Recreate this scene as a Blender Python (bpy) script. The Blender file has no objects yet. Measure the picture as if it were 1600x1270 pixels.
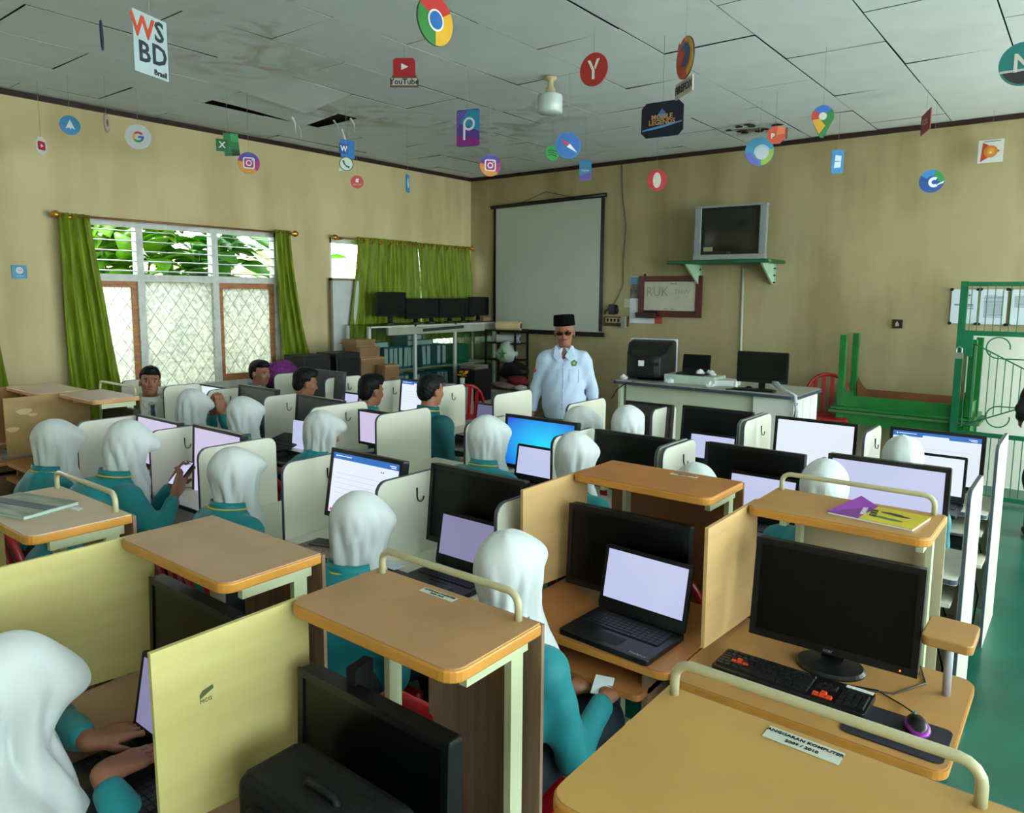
import bpy, math, random
import numpy as np
from mathutils import Matrix, Vector
random.seed(7)
PI = math.pi
SC = bpy.context.scene
COL = SC.collection

# ------------------------------------------------------------------ camera, sky, sun, exposure
cam_d = bpy.data.cameras.new('camera')
cam = bpy.data.objects.new('camera', cam_d)
COL.objects.link(cam)
CR = ((0.7860375323, -0.0811104452, 0.6128344748), (0.6181233213, 0.0898474336, -0.7809295732), (0.0082799406, 0.9926472356, 0.1207597128))
cam.matrix_world = Matrix.Translation((0, 0, 1.85)) @ Matrix(CR).to_4x4()
cam_d.sensor_fit = 'HORIZONTAL'
cam_d.sensor_width = 36.0
cam_d.lens = 36.0 * 1156 / 1600
cam_d.shift_y = -35.0 / 1600
cam_d.clip_start = 0.02
SC.camera = cam

world = bpy.data.worlds.new('World')
SC.world = world
world.use_nodes = True
wn = world.node_tree.nodes
wl = world.node_tree.links
wn.clear()
wo = wn.new('ShaderNodeOutputWorld')
bg = wn.new('ShaderNodeBackground')
bg.inputs['Color'].default_value = (0.86, 0.95, 1.0, 1)
bg.inputs['Strength'].default_value = 15.0
wl.new(bg.outputs[0], wo.inputs[0])

sun_d = bpy.data.lights.new('sun', 'SUN')
sun_d.energy = 5.0
sun_d.angle = math.radians(4)
sun_d.color = (1.0, 0.95, 0.85)
sun = bpy.data.objects.new('sun', sun_d)
COL.objects.link(sun)
sun.rotation_euler = Vector((-0.42, 0.25, 0.87)).to_track_quat('Z', 'Y').to_euler()

def portal(x, y, z, sy, sz, face):
    d = bpy.data.lights.new('daylight_portal', 'AREA')
    d.shape = 'RECTANGLE'
    d.size = sz
    d.size_y = sy
    d.energy = 1.0
    d.cycles.is_portal = True
    o = bpy.data.objects.new('daylight_portal', d)
    COL.objects.link(o)
    o.location = (x, y, z)
    o.rotation_euler = (0, -PI / 2 if face > 0 else PI / 2, 0)
# (face>0: light travels towards +X)
for (x, y, z, sy, sz, f) in ((-7.80, 4.08, 1.7, 2.3, 1.7, 1), (-7.80, 7.2, 1.75, 2.5, 1.6, 1), (-7.80, 1.0, 1.7, 2.3, 1.7, 1),
                             (2.5, 0.15, 1.95, 3.5, 2.1, -1), (2.5, 4.1, 1.95, 3.6, 2.1, -1), (2.5, 7.25, 1.5, 1.5, 3.0, -1)):
    portal(x, y, z, sy, sz, f)

SC.view_settings.view_transform = 'Standard'
SC.view_settings.look = 'None'
SC.view_settings.gamma = 1.0
SC.view_settings.use_curve_mapping = False
SC.view_settings.exposure = 0.22

# ------------------------------------------------------------------ materials
def lin(c):
    return c / 12.92 if c <= 0.04045 else ((c + 0.055) / 1.055) ** 2.4
def rgb(h):
    return tuple(lin(int(h[i:i + 2], 16) / 255) for i in (0, 2, 4)) + (1,)
MC = {}
def mat(name, h, rough=0.6, var=0.08, scale=6.0, stretch=(1, 1, 1), bump=0.0, bscale=60.0, metal=0.0, spec=0.4, h2=None, sheen=0.0, coat=0.0, detail=4, lo=0.35, hi=0.65):
    """principled material whose colour wanders with object-space noise"""
    if name in MC: return MC[name]
    m = bpy.data.materials.new(name)
    m.use_nodes = True
    n, l = m.node_tree.nodes, m.node_tree.links
    p = n['Principled BSDF']
    tc = n.new('ShaderNodeTexCoord')
    mp = n.new('ShaderNodeMapping')
    mp.inputs['Scale'].default_value = stretch
    l.new(tc.outputs['Object'], mp.inputs[0])
    nz = n.new('ShaderNodeTexNoise')
    nz.inputs['Scale'].default_value = scale
    nz.inputs['Detail'].default_value = detail
    l.new(mp.outputs[0], nz.inputs['Vector'])
    cr = n.new('ShaderNodeValToRGB')
    c = rgb(h)
    c2 = rgb(h2) if h2 else tuple(min(1, v * (1 + var)) for v in c[:3]) + (1,)
    c1 = c if h2 else tuple(v * (1 - var) for v in c[:3]) + (1,)
    cr.color_ramp.elements[0].color = c1
    cr.color_ramp.elements[0].position = lo
    cr.color_ramp.elements[1].color = c2
    cr.color_ramp.elements[1].position = hi
    l.new(nz.outputs[0], cr.inputs[0])
    l.new(cr.outputs[0], p.inputs['Base Color'])
    p.inputs['Roughness'].default_value = rough
    p.inputs['Metallic'].default_value = metal
    p.inputs['Specular IOR Level'].default_value = spec
    if sheen:
        p.inputs['Sheen Weight'].default_value = sheen
    if coat:
        p.inputs['Coat Weight'].default_value = coat
    if bump:
        b = n.new('ShaderNodeBump')
        b.inputs['Strength'].default_value = bump
        b.inputs['Distance'].default_value = 0.01
        nb = n.new('ShaderNodeTexNoise')
        nb.inputs['Scale'].default_value = bscale
        l.new(mp.outputs[0], nb.inputs['Vector'])
        l.new(nb.outputs[0], b.inputs['Height'])
        l.new(b.outputs[0], p.inputs['Normal'])
    MC[name] = m
    return m
def emit(name, h, s=1.0, h2=None, scale=2.0):
    if name in MC: return MC[name]
    m = bpy.data.materials.new(name)
    m.use_nodes = True
    n, l = m.node_tree.nodes, m.node_tree.links
    p = n['Principled BSDF']
    p.inputs['Base Color'].default_value = (0.02, 0.02, 0.02, 1)
    p.inputs['Roughness'].default_value = 0.25
    p.inputs['Emission Strength'].default_value = s
    tc = n.new('ShaderNodeTexCoord')
    nz = n.new('ShaderNodeTexNoise')
    nz.inputs['Scale'].default_value = scale
    l.new(tc.outputs['Object'], nz.inputs['Vector'])
    cr = n.new('ShaderNodeValToRGB')
    cr.color_ramp.elements[0].color = rgb(h)
    cr.color_ramp.elements[1].color = rgb(h2 or h)
    cr.color_ramp.elements[0].position = 0.3
    cr.color_ramp.elements[1].position = 0.7
    l.new(nz.outputs[0], cr.inputs[0])
    l.new(cr.outputs[0], p.inputs['Emission Color'])
    MC[name] = m
    return m
def glass(name, tint, transp=0.5, trans=0.0, diff='ffffff', rough=0.1, pat=0.0):
    """mix of clear transmission (transparent), scattering (translucent) and a gloss"""
    if name in MC: return MC[name]
    m = bpy.data.materials.new(name)
    m.use_nodes = True
    n, l = m.node_tree.nodes, m.node_tree.links
    n.clear()
    out = n.new('ShaderNodeOutputMaterial')
    tr = n.new('ShaderNodeBsdfTransparent')
    tr.inputs[0].default_value = rgb(tint)
    tl = n.new('ShaderNodeBsdfTranslucent')
    tl.inputs[0].default_value = rgb(diff)
    gl = n.new('ShaderNodeBsdfGlossy')
    gl.inputs['Roughness'].default_value = rough
    mx = n.new('ShaderNodeMixShader')
    l.new(tr.outputs[0], mx.inputs[1])
    l.new(tl.outputs[0], mx.inputs[2])
    if pat:
        tc = n.new('ShaderNodeTexCoord')
        nz = n.new('ShaderNodeTexNoise')
        nz.inputs['Scale'].default_value = 22
        nz.inputs['Detail'].default_value = 6
        l.new(tc.outputs['Object'], nz.inputs['Vector'])
        mr = n.new('ShaderNodeMapRange')
        mr.inputs['From Min'].default_value = 0.35
        mr.inputs['From Max'].default_value = 0.65
        mr.inputs['To Min'].default_value = trans - pat
        mr.inputs['To Max'].default_value = trans + pat
        l.new(nz.outputs[0], mr.inputs[0])
        l.new(mr.outputs[0], mx.inputs[0])
    else:
        mx.inputs[0].default_value = trans
    m2 = n.new('ShaderNodeMixShader')
    m2.inputs[0].default_value = 0.06
    l.new(mx.outputs[0], m2.inputs[1])
    l.new(gl.outputs[0], m2.inputs[2])
    l.new(m2.outputs[0], out.inputs[0])
    MC[name] = m
    return m

# ------------------------------------------------------------------ mesh collector
class MB:
    def __init__(s):
        s.v = []; s.f = []
    def add(s, vs, fs):
        k = len(s.v)
        s.v += [tuple(p) for p in vs]
        s.f += [tuple(i + k for i in f) for f in fs]
        return s
    def box(s, x0, x1, y0, y1, z0, z1, M=None):
        vs = [Vector(p) for p in ((x0,y0,z0),(x1,y0,z0),(x1,y1,z0),(x0,y1,z0),(x0,y0,z1),(x1,y0,z1),(x1,y1,z1),(x0,y1,z1))]
        if M: vs = [M @ p for p in vs]
        return s.add(vs, [(0,3,2,1),(4,5,6,7),(0,1,5,4),(1,2,6,5),(2,3,7,6),(3,0,4,7)])
    def prism(s, poly, a, b, ax='z', M=None):
        """poly: list of 2D points, extruded from a to b along ax (x: poly=(y,z), y: poly=(x,z), z: poly=(x,y))"""
        def P(u, w, t):
            return Vector((t, u, w)) if ax == 'x' else Vector((u, t, w)) if ax == 'y' else Vector((u, w, t))
        n = len(poly)
        vs = [P(u, w, a) for u, w in poly] + [P(u, w, b) for u, w in poly]
        if M: vs = [M @ p for p in vs]
        fs = [tuple(range(n - 1, -1, -1)), tuple(range(n, 2 * n))] + [(i, (i + 1) % n, n + (i + 1) % n, n + i) for i in range(n)]
        return s.add(vs, fs)
    def cyl(s, p0, p1, r0, r1=None, n=12):
        return s.tube([p0, p1], [r0, r0 if r1 is None else r1], n)
    def tube(s, path, r, n=8):
        P = [Vector(p) for p in path]
        m = len(P)
        R = r if isinstance(r, (list, tuple)) else [r] * m
        T = []
        for i in range(m):
            t = (P[min(i + 1, m - 1)] - P[max(i - 1, 0)])
            T.append(t.normalized() if t.length > 1e-9 else Vector((0, 0, 1)))
        u = T[0].orthogonal().normalized()
        vs = []
        for i in range(m):
            u = (u - T[i] * u.dot(T[i])).normalized()
            w = T[i].cross(u)
            for k in range(n):
                a = 2 * PI * k / n
                vs.append(P[i] + (u * math.cos(a) + w * math.sin(a)) * R[i])
        fs = []
        for i in range(m - 1):
            for k in range(n):
                a, b = i * n + k, i * n + (k + 1) % n
                fs.append((a, b, b + n, a + n))
        fs.append(tuple(range(n - 1, -1, -1)))
        fs.append(tuple(range((m - 1) * n, m * n)))
        return s.add(vs, fs)
    def lathe(s, prof, c=(0, 0, 0), n=24, sx=1.0, sy=1.0, M=None):
        vs = []
        for r, z in prof:
            for k in range(n):
                a = 2 * PI * k / n
                vs.append(Vector((c[0] + r * math.cos(a) * sx, c[1] + r * math.sin(a) * sy, c[2] + z)))
        if M: vs = [M @ p for p in vs]
        fs = []
        m = len(prof)
        for i in range(m - 1):
            for k in range(n):
                a, b = i * n + k, i * n + (k + 1) % n
                fs.append((a, b, b + n, a + n))
        fs.append(tuple(range(n - 1, -1, -1)))
        fs.append(tuple(range((m - 1) * n, m * n)))
        return s.add(vs, fs)
    def ell(s, c, r, n=14, m=9, M=None):
        prof = []
        for i in range(m + 1):
            a = -PI / 2 + PI * i / m
            prof.append((max(math.cos(a), 0.02), math.sin(a)))
        T = Matrix.Translation(c) @ Matrix.Diagonal((r[0], r[1], r[2], 1))
        if M: T = M @ T
        return s.lathe(prof, n=n, M=T)
    def build(s, name, m, parent=None, smooth=False, bevel=0.0, loc=None):
        me = bpy.data.meshes.new(name)
        me.from_pydata(s.v, [], s.f)
        me.update()
        if smooth:
            me.shade_smooth()
        o = bpy.data.objects.new(name, me)
        COL.objects.link(o)
        me.materials.append(m)
        if parent: o.parent = parent
        if loc: o.location = loc
        if bevel:
            b = o.modifiers.new('bevel', 'BEVEL')
            b.width = bevel; b.segments = 2; b.limit_method = 'ANGLE'
        return o
def rrect(x0, x1, y0, y1, r, n=5, which='1111'):
    """rounded rectangle polygon; corners in order (x0,y0),(x1,y0),(x1,y1),(x0,y1)"""
    out = []
    for i, (cx, cy, a0) in enumerate(((x0, y0, PI), (x1, y0, 1.5 * PI), (x1, y1, 0), (x0, y1, 0.5 * PI))):
        if which[i] == '0' or r <= 0:
            out.append((cx, cy)); continue
        sx = 1 if cx == x0 else -1
        sy = 1 if cy == y0 else -1
        ox, oy = cx + sx * r, cy + sy * r
        for k in range(n + 1):
            a = a0 + 0.5 * PI * k / n
            out.append((ox + r * math.cos(a), oy + r * math.sin(a)))
    return out
def arcpts(cx, cy, r, a0, a1, n=16):
    return [(cx + r * math.cos(a0 + (a1 - a0) * i / n), cy + r * math.sin(a0 + (a1 - a0) * i / n)) for i in range(n + 1)]

def thing(name, label, cat, loc=(0, 0, 0), rz=0.0, group=None):
    o = bpy.data.objects.new(name, None)
    o.empty_display_size = 0.1
    COL.objects.link(o)
    o.location = loc
    o.rotation_euler = (0, 0, rz)
    o['label'] = label; o['category'] = cat
    if group: o['group'] = group
    return o
def tag(o, label, cat, group=None):
    o['label'] = label; o['category'] = cat
    if group: o['group'] = group
    return o
def struct(o):
    o['kind'] = 'structure'
    return o
def dup(root, label=None, group=None, loc=None, rz=None):
    r = root.copy(); COL.objects.link(r)
    if label: r['label'] = label
    if group: r['group'] = group
    if loc is not None: r.location = loc
    if rz is not None: r.rotation_euler = (0, 0, rz)
    for ch in list(root.children):
        c = ch.copy(); COL.objects.link(c); c.parent = r
        for g in list(ch.children):
            d = g.copy(); COL.objects.link(d); d.parent = c
    return r
_tcache = {}
def text_mb(txt, size, depth=0.002, bold=False):
    """lettering as (verts, faces), centred, in the XY plane, extruded along Z"""
    key = (txt, size, depth)
    if key in _tcache: return _tcache[key]
    cu = bpy.data.curves.new('t', 'FONT')
    cu.body = txt; cu.size = size; cu.extrude = depth / 2; cu.align_x = 'CENTER'; cu.align_y = 'CENTER'
    cu.resolution_u = 2
    if bold: cu.offset = size * 0.02
    ob = bpy.data.objects.new('t', cu)
    COL.objects.link(ob)
    me = bpy.data.meshes.new_from_object(ob.evaluated_get(bpy.context.evaluated_depsgraph_get()))
    vs = [tuple(v.co) for v in me.vertices]
    fs = [tuple(p.vertices) for p in me.polygons]
    bpy.data.objects.remove(ob); bpy.data.curves.remove(cu); bpy.data.meshes.remove(me)
    _tcache[key] = (vs, fs)
    return vs, fs
def lettering(txt, size, m, parent, M, name='lettering', depth=0.002, bold=False):
    vs, fs = text_mb(txt, size, depth, bold)
    mb = MB(); mb.add([M @ Vector(v) for v in vs], fs)
    return mb.build(name, m, parent)
def TR(x, y, z): return Matrix.Translation((x, y, z))
def RX(a): return Matrix.Rotation(a, 4, 'X')
def RY(a): return Matrix.Rotation(a, 4, 'Y')
def RZ(a): return Matrix.Rotation(a, 4, 'Z')
UP_Y = RX(PI / 2)      # XY plane -> faces -Y, upright
# ------------------------------------------------------------------ the room
XL, YB, XR, YF, ZC = -7.55, 8.58, 2.3, -2.2, 3.575

def wall_mat(name, base, stain, amt):
    m = mat(name, base, 0.85, var=0.05, scale=0.9, bump=0.12, bscale=25)
    n, l = m.node_tree.nodes, m.node_tree.links
    p = n['Principled BSDF']
    src = p.inputs['Base Color'].links[0].from_socket
    g = n.new('ShaderNodeNewGeometry')
    mp = n.new('ShaderNodeMapping')
    mp.inputs['Scale'].default_value = (1.6, 1.6, 0.25)
    l.new(g.outputs['Position'], mp.inputs[0])
    nz = n.new('ShaderNodeTexNoise')
    nz.inputs['Scale'].default_value = 1.5
    nz.inputs['Detail'].default_value = 7
    l.new(mp.outputs[0], nz.inputs['Vector'])
    nz2 = n.new('ShaderNodeTexNoise')
    nz2.inputs['Scale'].default_value = 0.7
    nz2.inputs['Detail'].default_value = 5
    l.new(g.outputs['Position'], nz2.inputs['Vector'])
    ml = n.new('ShaderNodeMath'); ml.operation = 'MULTIPLY'
    l.new(nz.outputs[0], ml.inputs[0]); l.new(nz2.outputs[0], ml.inputs[1])
    mr = n.new('ShaderNodeMapRange')
    mr.inputs['From Min'].default_value = 0.2
    mr.inputs['From Max'].default_value = 0.36
    mr.inputs['To Max'].default_value = amt
    l.new(ml.outputs[0], mr.inputs[0])
    mx = n.new('ShaderNodeMixRGB')
    mx.inputs[2].default_value = rgb(stain)
    l.new(mr.outputs[0], mx.inputs[0])
    l.new(src, mx.inputs[1])
    l.new(mx.outputs[0], p.inputs['Base Color'])
    return m
M_WALL = wall_mat('wall_paint', 'd3c498', 'a8946a', 0.5)
M_WALL2 = wall_mat('wall_paint_stained_shaded', 'ab9f78', '85784f', 0.7)  # stained wall paint, base also darkened to put the back wall's shadow in

def wall_x(name, x, t, y0, y1, ops, m):
    """wall in the YZ plane from x to x+t with rectangular openings"""
    b = MB()
    ys = sorted(ops)
    cur = y0
    a, c = min(x, x + t), max(x, x + t)
    for (p, q, z0, z1) in ys:
        b.box(a, c, cur, p, 0, ZC + .05)
        if z0 > 0: b.box(a, c, p, q, 0, z0)
        b.box(a, c, p, q, z1, ZC + .05)
        cur = q
    b.box(a, c, cur, y1, 0, ZC + .05)
    return struct(b.build(name, m))
LW = [(-0.2, 2.1, .85, 2.54), (2.93, 5.22, .80, 2.54), (5.93, 8.42, .95, 2.53)]
wall_x('wall_left', XL, -.18, YF, YB + .2, LW, M_WALL)
wall_x('wall_right', XR, .18, YF, YB + .2, [(-1.6, 1.9, 1.2, 3.0), (2.3, 5.9, .9, 3.0), (6.5, 8.0, 0.0, 3.0)], M_WALL)
struct(MB().box(XL - .18, XR + .18, YB, YB + .2, 0, ZC + .05).build('wall_back', M_WALL2))
struct(MB().box(XL - .18, XR + .18, YF - .2, YF, 0, ZC + .05).build('wall_front', M_WALL))
M_FLOOR = mat('floor_green', '085545', 0.32, var=0.18, scale=3.0, spec=0.5, bump=0.05, bscale=120)
struct(MB().box(XL - .18, XR + .18, YF - .2, YB + .2, -.12, 0).build('floor', M_FLOOR))
struct(MB().box(-4.55, -2.06, 6.45, YB, 0, .2).build('floor_podium', mat('podium', '8d8672', .7, var=.15, scale=5)))
# dado: the wall foot behind the gate is painted a lighter, cooler tone
struct(MB().box(-0.98, XR, YB - .012, YB, 0, 1.48).build('trim_1', mat('dado_paint', 'd9dccb', .75, var=.05, scale=2)))

# ceiling: dark roof space above separate boards
M_DARK = mat('roof_space', '241a12', .9, var=.3, scale=4)
ceil = struct(MB().box(XL - .18, XR + .18, YF - .2, YB + .2, ZC + .05, ZC + .12).build('ceiling', M_DARK))
def board_mat():
    m = mat('ceiling_board', 'd2dbe0', .85, var=.03, scale=3.0)
    n, l = m.node_tree.nodes, m.node_tree.links
    p = n['Principled BSDF']
    src = p.inputs['Base Color'].links[0].from_socket
    g = n.new('ShaderNodeNewGeometry')
    nz = n.new('ShaderNodeTexNoise'); nz.inputs['Scale'].default_value = 2.2; nz.inputs['Detail'].default_value = 8
    nz.inputs['Distortion'].default_value = 1.5
    l.new(g.outputs['Position'], nz.inputs['Vector'])
    cur = src
    for (sx, sy, r, colr, amt) in ((-5.15, 3.3, .75, '9c7f5c', .55), (-5.9, 5.0, .9, '8f775a', .5), (-5.2, 6.2, .8, '7d6f60', .6), (-4.3, 5.9, .7, '8c8378', .5), (-2.95, 7.7, .5, '5a4a38', .9), (-6.3, 6.8, .8, '8f8270', .5), (-5.2, 7.6, .9, '8a8272', .4), (-4.5, 2.9, .5, 'a0906f', .4)):
        vd = n.new('ShaderNodeVectorMath'); vd.operation = 'DISTANCE'
        vd.inputs[1].default_value = (sx, sy, ZC)
        l.new(g.outputs['Position'], vd.inputs[0])
        a = n.new('ShaderNodeMapRange')
        a.inputs['From Min'].default_value = r; a.inputs['From Max'].default_value = r * .3
        l.new(vd.outputs['Value'], a.inputs[0])
        b = n.new('ShaderNodeMapRange')
        b.inputs['From Min'].default_value = .46; b.inputs['From Max'].default_value = .62
        l.new(nz.outputs[0], b.inputs[0])
        c = n.new('ShaderNodeMath'); c.operation = 'MULTIPLY'
        l.new(a.outputs[0], c.inputs[0]); l.new(b.outputs[0], c.inputs[1])
        d = n.new('ShaderNodeMath'); d.operation = 'MULTIPLY'; d.inputs[1].default_value = amt
        l.new(c.outputs[0], d.inputs[0])
        mx = n.new('ShaderNodeMixRGB'); mx.inputs[2].default_value = rgb(colr)
        l.new(d.outputs[0], mx.inputs[0]); l.new(cur, mx.inputs[1])
        cur = mx.outputs[0]
    l.new(cur, p.inputs['Base Color'])
    return m
M_BOARD = board_mat()
PX, PY = 0.6665, 1.263
rb = random.Random(3)
def board(x0, x1, y0, y1, droop=0):
    """one board 6 mm thick with a little sag"""
    cx, cy = (x0 + x1) / 2, (y0 + y1) / 2
    hx, hy = (x1 - x0) / 2 - .0045, (y1 - y0) / 2 - .0045
    b = MB()
    vs = []
    c = [rb.uniform(-.008, .003) for _ in range(4)]
    N = 4
    for top in (0, 1):
        for j in range(N + 1):
            for i in range(3):
                u, v = i / 2, j / N
                z = (c[0] * (1 - u) + c[1] * u) * (1 - v) + (c[2] * (1 - u) + c[3] * u) * v
                z -= rb.uniform(0, .002) + .012 * math.sin(PI * v) * abs(c[1]) * 60 * .1
                z -= droop * (1 - u) * (v ** 2)
                vs.append((-hx + 2 * hx * u, -hy + 2 * hy * v, z + .0018 * top))
    W = 3; H_ = N + 1; K = W * H_
    fs = []
    for j in range(N):
        for i in range(2):
            a = j * W + i
            fs.append((a, a + W, a + W + 1, a + 1))
            fs.append((K + a, K + a + 1, K + a + W + 1, K + a + W))
    rim = [i for i in range(W)] + [j * W + W - 1 for j in range(1, H_)] + [N * W + i for i in range(W - 2, -1, -1)] + [j * W for j in range(N - 1, 0, -1)]
    for q in range(len(rim)):
        a, c2 = rim[q], rim[(q + 1) % len(rim)]
        fs.append((a, c2, K + c2, K + a))
    b.add(vs, fs)
    return b.build('board', M_BOARD, ceil, loc=(cx, cy, ZC))
for k in range(-5, 11):
    x1 = min(-0.60 - PX * k, XR); x0 = max(-0.60 - PX * (k + 1), XL)
    if x1 - x0 < .06: continue
    ph = 5.05 if k % 2 == 0 else 5.68
    ys = [YF] + [ph + PY * q for q in range(-7, 5) if YF + .1 < ph + PY * q < YB - .1] + [YB]
    for a, c in zip(ys[:-1], ys[1:]):
        cx, cy = (x0 + x1) / 2, (a + c) / 2
        if -6.0 < cx < -5.3 and 3.7 < cy < 4.9: 
            board(x0, x1, a, c, droop=.07); continue
        if -6.7 < cx < -6.0 and 4.2 < cy < 5.4:
            board(x0 + .12, x1, a, c - .25, droop=.05); continue
        board(x0, x1, a, c)
# torn flap strips hanging at the damaged corner board
fl = MB()
for i, (x, y, L, w) in enumerate(((-6.35, 4.55, .16, .03), (-6.2, 4.95, .10, .02), (-6.45, 5.25, .22, .03), (-6.0, 5.0, .12, .025), (-6.6, 4.8, .14, .02))):
    fl.tube([(x, y, ZC), (x + .02, y + .03, ZC - L * .5), (x - .01, y + .06, ZC - L)], [w * .5, w * .4, .003], 4)
struct(fl.build('torn_strips', M_BOARD, ceil))
hole = MB()
for i in range(9):
    a = i * .7; x = -2.95 + .22 * math.cos(a) * rb.uniform(.3, 1.5); y = 7.7 + .17 * math.sin(a)
    hole.prism([(x + rb.uniform(.02, .07) * math.cos(t), y + rb.uniform(.02, .05) * math.sin(t)) for t in (0, 1, 2, 3, 4, 5)], ZC - .02, ZC - .012)
struct(hole.build('hole_flakes', M_DARK, ceil))  # flakes whose dark colour stands in for the darkness of a hole
# cornice
M_TRIM = mat('cornice_dark', '2a1512', .6, var=.2, scale=8)
for i, bb in enumerate(((XL, XL + .03, YF, YB, ZC - .055, ZC - .01), (XL, XR, YB - .03, YB, ZC - .055, ZC - .01), (XR - .03, XR, YF, YB, ZC - .055, ZC - .01))):
    struct(MB().box(*bb).build('trim_%d' % (i + 2), M_TRIM))

# ------------------------------------------------------------------ windows of the left wall
M_WFR = mat('window_white_paint', 'd8dcd6', .55, var=.1, scale=12, stretch=(1, 1, 1))
M_SASH = mat('sash_wood', 'b9794a', .5, var=.2, scale=5, stretch=(1, 1, 8))
M_LOUV = mat('louvre_glass', '98a09d', .35, var=.06)
M_FROST = glass('frosted_pane', '6a706a', trans=0.7, pat=.2, diff='d6dad2')
M_WIRE = mat('wire_mesh', '8f928c', .5)
M_CLEAR = glass('clear_pane', 'f0f6f4', trans=0.05)
def window(idx, y0, y1, z0, z1, mull, trans, louv, sashes, xw=XL, pane=None, grille=True):
    pane = pane or M_FROST
    w = bpy.data.objects.new('window_%d' % idx, None); COL.objects.link(w); struct(w)
    w.location = (xw - .09, 0, 0)
    t = .045
    f = MB()
    f.box(-t, t, y0, y0 + .06, z0, z1).box(-t, t, y1 - .06, y1, z0, z1).box(-t, t, y0, y1, z1 - .06, z1).box(-t, t * 2.0, y0, y1, z0, z0 + .06)
    f.build('window_frame', M_WFR, w)
    for m in mull:
        MB().box(-t * .98, t * .98, m - .035, m + .035, z0 + .06, z1 - .06).build('mullion', M_WFR, w)
    MB().box(-t * .95, t * 1.05, y0, y1, trans - .035, trans + .035).build('transom', M_WFR, w)
    cells = list(zip([y0 + .06] + [m + .035 for m in mull], [m - .035 for m in mull] + [y1 - .06]))
    for ci, (a, b) in enumerate(cells):
        zz = trans + .07
        while zz < z1 - .07:
            # glass louvre blade tilted outwards
            bl = MB()
            bl.box(-.045, .045, a, b, -.004, .004, M=RY(.10))
            bl.build('louver', M_LOUV, w, loc=(0, 0, zz))
            zz += .098
        if sashes[ci]:
            s = MB(); u = .055
            s.box(-.02, .02, a, a + u, z0 + .06, trans - .035).box(-.02, .02, b - u, b, z0 + .06, trans - .035)
            s.box(-.02, .02, a + u, b - u, z0 + .06, z0 + .13).box(-.02, .02, a + u, b - u, trans - .035 - .06, trans - .035)
            s.build('sash', M_SASH, w)
            MB().box(-.003, .003, a + u, b - u, z0 + .13, trans - .095).build('pane', pane, w)
        else:
            MB().box(-.003, .003, a, b, z0 + .06, trans - .035).build('pane', pane, w)
        if not grille: continue
        g = MB()      # diamond security mesh on the inside
        hh = trans - z0 - .1; zb = z0 + .06; sp = .155; k = .72
        x = .052
        n0 = int(hh * k / sp) + 1
        for sgn in (1, -1):
            q = -n0 * sp
            while q < (b - a) + n0 * sp:
                pts = []
                # line: y = a + q + sgn*k*(z-zb)
                zs = [0.0, hh]
                if sgn > 0:
                    lo = max(0, -q / k); hi = min(hh, ((b - a) - q) / k)
                else:
                    lo = max(0, (q - (b - a)) / k); hi = min(hh, q / k)
                if hi - lo > .03:
                    g.cyl((x, a + q + sgn * k * lo, zb + lo), (x, a + q + sgn * k * hi, zb + hi), .0022, n=4)
                q += sp
        g.build('mesh_grille', M_WIRE, w)
    return w
window(1, 2.93, 5.22, .80, 2.54, (3.61, 4.42), 1.98, 5, (1, 0, 1))
window(2, 5.93, 8.42, .95, 2.53, (6.75, 7.6), 1.98, 5, (1, 0, 1))
window(3, -0.2, 2.1, .85, 2.54, (.56, 1.33), 1.98, 5, (1, 0, 1))
window(4, -1.6, 1.9, 1.2, 3.0, (-.45, .75), 2.5, 5, (0, 0, 0), xw=XR + .18, pane=M_CLEAR, grille=False)
window(5, 2.3, 5.9, .9, 3.0, (3.5, 4.7), 2.5, 5, (0, 0, 0), xw=XR + .18, pane=M_CLEAR, grille=False)

# ------------------------------------------------------------------ outside: yard, bank, sun-blocking slab, plants
struct(MB().box(-30, 20, -18, 26, -.5, -.13).build('ground', mat('yard_ground', 'dcd8cc', .9, var=.06, scale=2)))
struct(MB().prism([(-9.6, -.3), (-10.2, .9), (-11.5, 1.7), (-14, 2.6), (-14, -.3)], -3, 13, 'y').build('hillside', mat('bank_earth', '8c8a4a', .95, var=.35, scale=2.5, h2='6d6432', bump=.6, bscale=8)))
struct(MB().box(XL - 1.0, XL - .18, YF - .6, YB + .6, ZC + .02, ZC + .1).build('sun_block_slab', M_DARK))  # unseen slab added to keep direct sun off the left windows
M_LEAF = [mat('leaf_a', '66a51a', .45, var=.2, scale=4, spec=.3), mat('leaf_b', '7f9a22', .5, var=.2, scale=4), mat('leaf_c', '3f8424', .5, var=.25, scale=4)]
for m in M_LEAF:      # thin leaves also pass light through
    n, l = m.node_tree.nodes, m.node_tree.links
    p = n['Principled BSDF']; src = p.inputs['Base Color'].links[0].from_socket
    tl = n.new('ShaderNodeBsdfTranslucent'); mx = n.new('ShaderNodeMixShader'); mx.inputs[0].default_value = .5
    l.new(src, tl.inputs[0]); l.new(p.outputs[0], mx.inputs[1]); l.new(tl.outputs[0], mx.inputs[2])
    l.new(mx.outputs[0], n['Material Output'].inputs[0])
def leaf_mesh(name, m, L, W):
    b = MB()
    n = 7
    vs = []
    for i in range(n + 1):
        t = i / n
        w = W * math.sin(PI * min(1, t * .95 + .05)) ** .8
        y = L * t; z = .25 * L * t - .55 * L * t * t
        for s in (-1, 0, 1):
            vs.append((s * w, y, z + (.12 * w if s else 0)))
    fs = []
    for i in range(n):
        for s in (0, 1):
            a = i * 3 + s
            fs.append((a, a + 1, a + 4, a + 3))
    b.add(vs, fs)
    o = b.build(name, m, smooth=True)
    sm = o.modifiers.new('thick', 'SOLIDIFY'); sm.thickness = .004
    return o
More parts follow.
